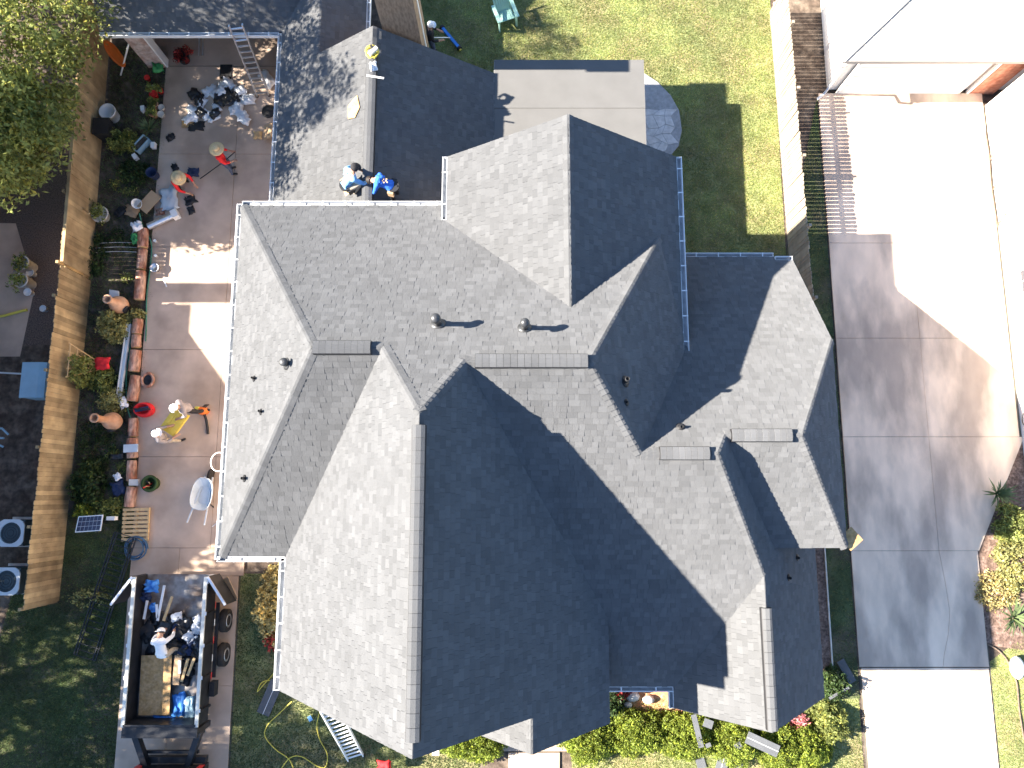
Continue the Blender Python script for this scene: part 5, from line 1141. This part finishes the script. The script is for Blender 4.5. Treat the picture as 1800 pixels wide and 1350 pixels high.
def person(label, pose, loc, rz, shirt, pants, shoe='black', cap=None, hands=None, scale=1., group=None, head_lift=0):
    J = POSES[pose]; V = []; Rr = []; E_ = []; cls = []
    def add(p, r, par=None, c='shirt'):
        V.append(Vector(p) * scale); Rr.append(r * scale); cls.append(c)
        if par is not None: E_.append((par, len(V) - 1))
        return len(V) - 1
    mir = lambda p, s: (p[0] * s, p[1], p[2])
    lerp = lambda a, b, t: tuple(a[i] + (b[i] - a[i]) * t for i in range(3))
    pel = add(J['pel'], .155, None, 'pants'); wa = add(lerp(J['pel'], J['chest'], .45), .145, pel); ch_ = add(J['chest'], .165, wa)
    up_ = add(lerp(J['chest'], J['neck'], .62), .125, ch_); nk = add(J['neck'], .06, up_, 'skin'); hd = add(J['head'], .098, nk, 'skin'); tp_ = add(J['top'], .075, hd, 'skin')
    fwd = (Vector(J['head']) - Vector(J['neck'])); 
    for s in (1, -1):
        sh = add(mir(J['sh'], s), .085, up_); el = add(mir(J['el'], s), .058, sh); fa = add(lerp(mir(J['el'], s), mir(J['wr'], s), .55), .046, el)
        wr = add(mir(J['wr'], s), .034, fa, 'skin')
        d = (Vector(mir(J['wr'], s)) - Vector(mir(J['el'], s))).normalized(); side = Vector((0, 0, 1)).cross(d); side = side.normalized() if side.length > .1 else Vector((1, 0, 0))
        w0 = Vector(mir(J['wr'], s)); pm = add(w0 + d * .07, .036, wr, 'skin')
        for k in range(4):
            f1 = add(w0 + d * .125 + side * (.027 - .018 * k), .010, pm, 'skin'); add(w0 + d * (.165 + .012 * (1.5 - abs(k - 1.5))) + side * (.03 - .02 * k) + Vector((0, 0, -.03)), .008, f1, 'skin')
        t1 = add(w0 + d * .06 + side * (.05 * s), .012, wr, 'skin'); add(w0 + d * .11 + side * (.06 * s), .009, t1, 'skin')
        hp = add(mir(J['hip'], s), .105, pel, 'pants')
        k_ = J['kn2'] if s < 0 and 'kn2' in J else mir(J['kn'], s); a_ = J['an2'] if s < 0 and 'an2' in J else mir(J['an'], s); t_ = J['toe2'] if s < 0 and 'toe2' in J else mir(J['toe'], s)
        th = add(lerp(mir(J['hip'], s), k_, .45), .095, hp, 'pants'); kn = add(k_, .068, th, 'pants'); cf = add(lerp(k_, a_, .4), .066, kn, 'pants'); an = add(a_, .046, cf, 'pants'); add(t_, .042, an, 'shoe')
    me = bpy.data.meshes.new('skeleton'); me.from_pydata(V, E_, []); ob = bpy.data.objects.new('skeleton', me); COL.objects.link(ob)
    sk = ob.modifiers.new('skin', 'SKIN'); sb = ob.modifiers.new('sub', 'SUBSURF'); sb.levels = 1; sb.render_levels = 1
    sv = me.skin_vertices[0].data
    for i, r in enumerate(Rr): sv[i].radius = (r, r); sv[i].use_root = (i == pel)
    dg = bpy.context.evaluated_depsgraph_get(); dg.update()
    mesh = bpy.data.meshes.new_from_object(ob.evaluated_get(dg)); bpy.data.objects.remove(ob)
    mesh.materials.clear()
    for m in (shirt, pants, 'skin', shoe): mesh.materials.append(MT[m])
    ci = {'shirt': 0, 'pants': 1, 'skin': 2, 'shoe': 3}
    VA = np.array([tuple(v) for v in V]); n = len(mesh.polygons); cen = np.empty(n * 3); mesh.polygons.foreach_get('center', cen); cen = cen.reshape(-1, 3)
    segA = np.array([VA[a] for a, b in E_]); segB = np.array([VA[b] for a, b in E_]); sc_ = [cls[b] if cls[b] != 'skin' or cls[a] == 'skin' else cls[b] for a, b in E_]; rad = np.array([max(Rr[b], .02) for a, b in E_])
    ab = segB - segA; L2 = (ab ** 2).sum(1); t = np.clip(((cen[:, None] - segA) * ab).sum(2) / L2, 0, 1)
    dist = np.linalg.norm(cen[:, None] - (segA + t[..., None] * ab), axis=2) / rad; best = dist.argmin(1)
    mesh.polygons.foreach_set('material_index', [ci[sc_[b]] for b in best]); mesh.polygons.foreach_set('use_smooth', [True] * n)
    root = thing('person', label, 'person', loc, rz, group)
    mesh.name = 'body'; body = bpy.data.objects.new('body', mesh); link(body, root)
    hd_v = Vector(J['head']) * scale; tp_v = Vector(J['top']) * scale; ax = (tp_v - hd_v).normalized(); M = Vector((0, 0, 1)).rotation_difference(ax).to_matrix()
    # face: nose, ears, eyes
    fw = Vector((0, 1, 0)); fw = (fw - ax * fw.dot(ax)).normalized(); sd_ = fw.cross(ax)
    fc = MB(); fc.lathe([(.018, 0), (.012, .02), (.003, .035)], hd_v + fw * .088 * scale, 8, M=Vector((0, 0, 1)).rotation_difference(fw).to_matrix())
    for s in (-1, 1): fc.lathe([(.02, -.008), (.026, 0), (.018, .01)], hd_v + sd_ * (.094 * s * scale), 8, M=Vector((0, 0, 1)).rotation_difference(sd_).to_matrix())
    fc.build('face', 'skin', root)
    for s in (-1, 1): MB().lathe([(.002, -.008), (.010, 0), (.002, .008)], hd_v + fw * .086 * scale + sd_ * (.035 * s) + ax * .03, 8).build('eye', 'black', root)
    top_c = hd_v + ax * (.055 * scale)
    if cap == 'straw':
        h_ = MB().lathe([(.235, -.012), (.25, .0), (.20, .018), (.12, .022), (.115, .09), (.095, .125), (.03, .135), (.003, .135)], top_c, 24, M=M).build('straw_hat', 'straw', root)
        MB().lathe([(.118, .024), (.121, .03), (.119, .055), (.116, .058)], top_c, 24, M=M).build('hat_band', 'cardboard', h_)
    elif cap:
        if cap == 'hair':
            MB().lathe([(.105, -.05), (.112, 0), (.105, .05), (.075, .088), (.03, .10), (.003, .102)], top_c, 18, M=M).build('hair', 'hair', root)
        else:
            MB().lathe([(.102, -.04), (.106, -.03), (.105, .0), (.11, .005), (.108, .04), (.09, .075), (.05, .098), (.003, .105)], top_c, 18, M=M).build('hair', 'hair', root)
            c_ = MB().lathe([(.114, -.012), (.117, .0), (.114, .045), (.095, .085), (.052, .108), (.003, .114)], top_c, 18, M=M).build('cap', cap, root)
            m = MB(); n_ = 9; arc = [(-1.0 + 2.0 * k / (n_ - 1)) for k in range(n_)]
            vin = [top_c + (fw * math.cos(a) + sd_ * math.sin(a)) * .113 + ax * .0 for a in arc]; vou = [top_c + (fw * math.cos(a) + sd_ * math.sin(a)) * (.113 + .075 * math.cos(a * .8)) - ax * .012 for a in arc]
            m.add(vin + vou + [p_ - ax * .008 for p_ in vin + vou], [(i, i + 1, n_ + i + 1, n_ + i) for i in range(n_ - 1)] + [(3 * n_ + i, 3 * n_ + i + 1, 2 * n_ + i + 1, 2 * n_ + i) for i in range(n_ - 1)] + [(n_ + i, n_ + i + 1, 3 * n_ + i + 1, 3 * n_ + i) for i in range(n_ - 1)]); m.build('visor', cap, c_)
    return root
def tool_belt(root, z, y=0, mat='black'):
    MB().lathe([(.165, -.03), (.175, -.03), (.175, .03), (.165, .03)], (0, y, z), 18).build('tool_belt', mat, root)
    for s in (-1, 1): MB().box((.19 * s, y + .03, z - .10), (.07, .16, .20)).build('pouch', 'cardboard' if s < 0 else mat, root)
GND = .05
q = px(375, 262, 1.72); person('person in red shirt and straw hat raking the driveway', 'stand', (q.x, q.y, GND), R(-75), 'redcloth', 'jeans', cap='straw')
polyhose('rake_handle', 'long dark rake held by the person in straw hat', [px(413, 267, 1.15), px(388, 288, .85), px(352, 314, .12)], .018, 'black', 'rake')
q = px(293, 316, .98); person('crouching person in red shirt and straw hat sorting rubbish', 'crouch', (q.x + .12, q.y + .22, GND), R(-120), 'redcloth', 'blackcloth', cap='straw')
q = px(268, 763, 1.68); pA = person('person in white cap and khaki trousers carrying one end of a yellow tote', 'walk', (q.x - .05, q.y - .05, GND), R(-62), 'greycloth', 'khaki', cap='whitecloth')
q = px(309, 715, 1.62); pB = person('person in white cap and dark trousers carrying a yellow tote backwards', 'walk', (q.x + .1, q.y + .05, GND), R(118), 'greycloth', 'blackcloth', cap='whitecloth')
q = px(306, 741, 1.0); o = thing('storage_tote', 'yellow plastic tote lid carried by two people', 'tote', (q.x, q.y, .93), R(-33))
MB().box((0, 0, .05), (.52, .80, .05)).build('lid', 'yellowtote', o)
for a in range(3):
    for b in range(4): MB().box((-.16 + a * .16, -.27 + b * .18, .08), (.13, .15, .015)).build('panel', 'yellowtote', o)
for s in (-1, 1): MB().box((s * .26, 0, .02), (.03, .82, .09)).build('rim', 'yellowtote', o)
q = px(355, 722, .3); o = thing('leaf_blower', 'orange backpack leaf blower standing on the driveway', 'leaf blower', (q.x, q.y, GND))
MB().lathe([(.12, 0), (.17, .08), (.17, .26), (.12, .34), (.02, .36)], (0, 0, 0), 16, sy=.8).build('engine', 'orange', o); MB().box((-.14, .03, .2), (.12, .2, .3)).build('fuel_tank', 'yellow', o); MB().tube([(.06, -.1, .2), (.12, -.3, .15), (.14, -.55, .06), (.16, -.75, .05)], .045, 8).build('nozzle', 'black', o)
for k in range(3): MB().tube([(.02 + k * .05, .1, .3), (.06 + k * .05, .2, .2), (.05 + k * .04, .22, .05)], .018, 6).build('strap', 'black', o)
q = px(752, 42, 1.70); person('person in black jacket and white cap pushing a magnetic sweeper', 'stand', (q.x, q.y, 0), R(-80), 'blackcloth', 'jeans', cap='whitecloth')
a = px(762, 66, .95); b_ = px(792, 66, .12); o = thing('magnetic_sweeper', 'blue wheeled magnetic sweeper with long pale handle on the lawn', 'sweeper', (b_.x, b_.y, 0), R(38))
MB().box((0, 0, .11), (.10, .95, .08)).build('magnet_bar', 'blue', o)
for s in (-1, 1): MB().lathe([(.04, -.03), (.10, -.03), (.10, .03), (.04, .03)], (0, s * .52, .10), 14, M=Matrix.Rotation(R(90), 3, 'X')).build('wheel', 'black', o)
hv = Matrix.Rotation(R(-38), 3, 'Z') @ (a - Vector((b_.x, b_.y, 0))); MB().tube([(0, 0, .12), hv], .018, 8).build('handle', 'white', o); MB().lathe([(.05, 0), (.055, .03), (.03, .05)], (0, -.55, .05), 12).build('end_cap', 'yellow', o)
# the two roofers on the garage ridge
q = on_plane(620, 333, GW); pr_ = person('roofer in pale blue hoodie crouching on the garage slope', 'crouch', (q.x, q.y, q.z + .03), R(-55), 'lightblue', 'khaki', cap='blackcloth'); tool_belt(pr_, .40, -.12)
crumple('hood', None, None, (0, .10, .74), .26, .24, 'lightblue', 0, .05, parent=pr_)
q = on_plane(699, 345, GE); pr_ = person('roofer in bright blue hoodie bending over the garage ridge', 'bend', (q.x - .05, q.y - .05, q.z - .05), R(75), 'bluecloth', 'blackcloth', cap='hair', scale=.95); tool_belt(pr_, .85, -.06)
crumple('hood', None, None, (0, .30, 1.05), .28, .24, 'bluecloth', 0, .05, parent=pr_)
m = MB()
for dx, dz in ((-.06, .02), (-.02, .05), (.03, .04), (.05, 0), (0, 0), (-.03, -.02)): m.box((dx, .10 + dz * 2, 1.105), (.035, .04, .006), dx * 9)
stuff(m.build('back_print', 'cardboard', pr_))
q = on_plane(612, 330, GW); board('cap_shingle_stack', 'tan stack of cap shingle card beside the crouching roofer', 'stack', q + nrm * .04, (.28, .42, .05), 'woodlight', R(20), 0, ang_y)
q = px(280, 1128, ZF + 1.0); person('person in white shirt stooping inside the dump trailer', 'bend', (q.x + .05, q.y - .35, ZF + .03), R(4), 'whitecloth', 'khaki', cap='whitecloth')
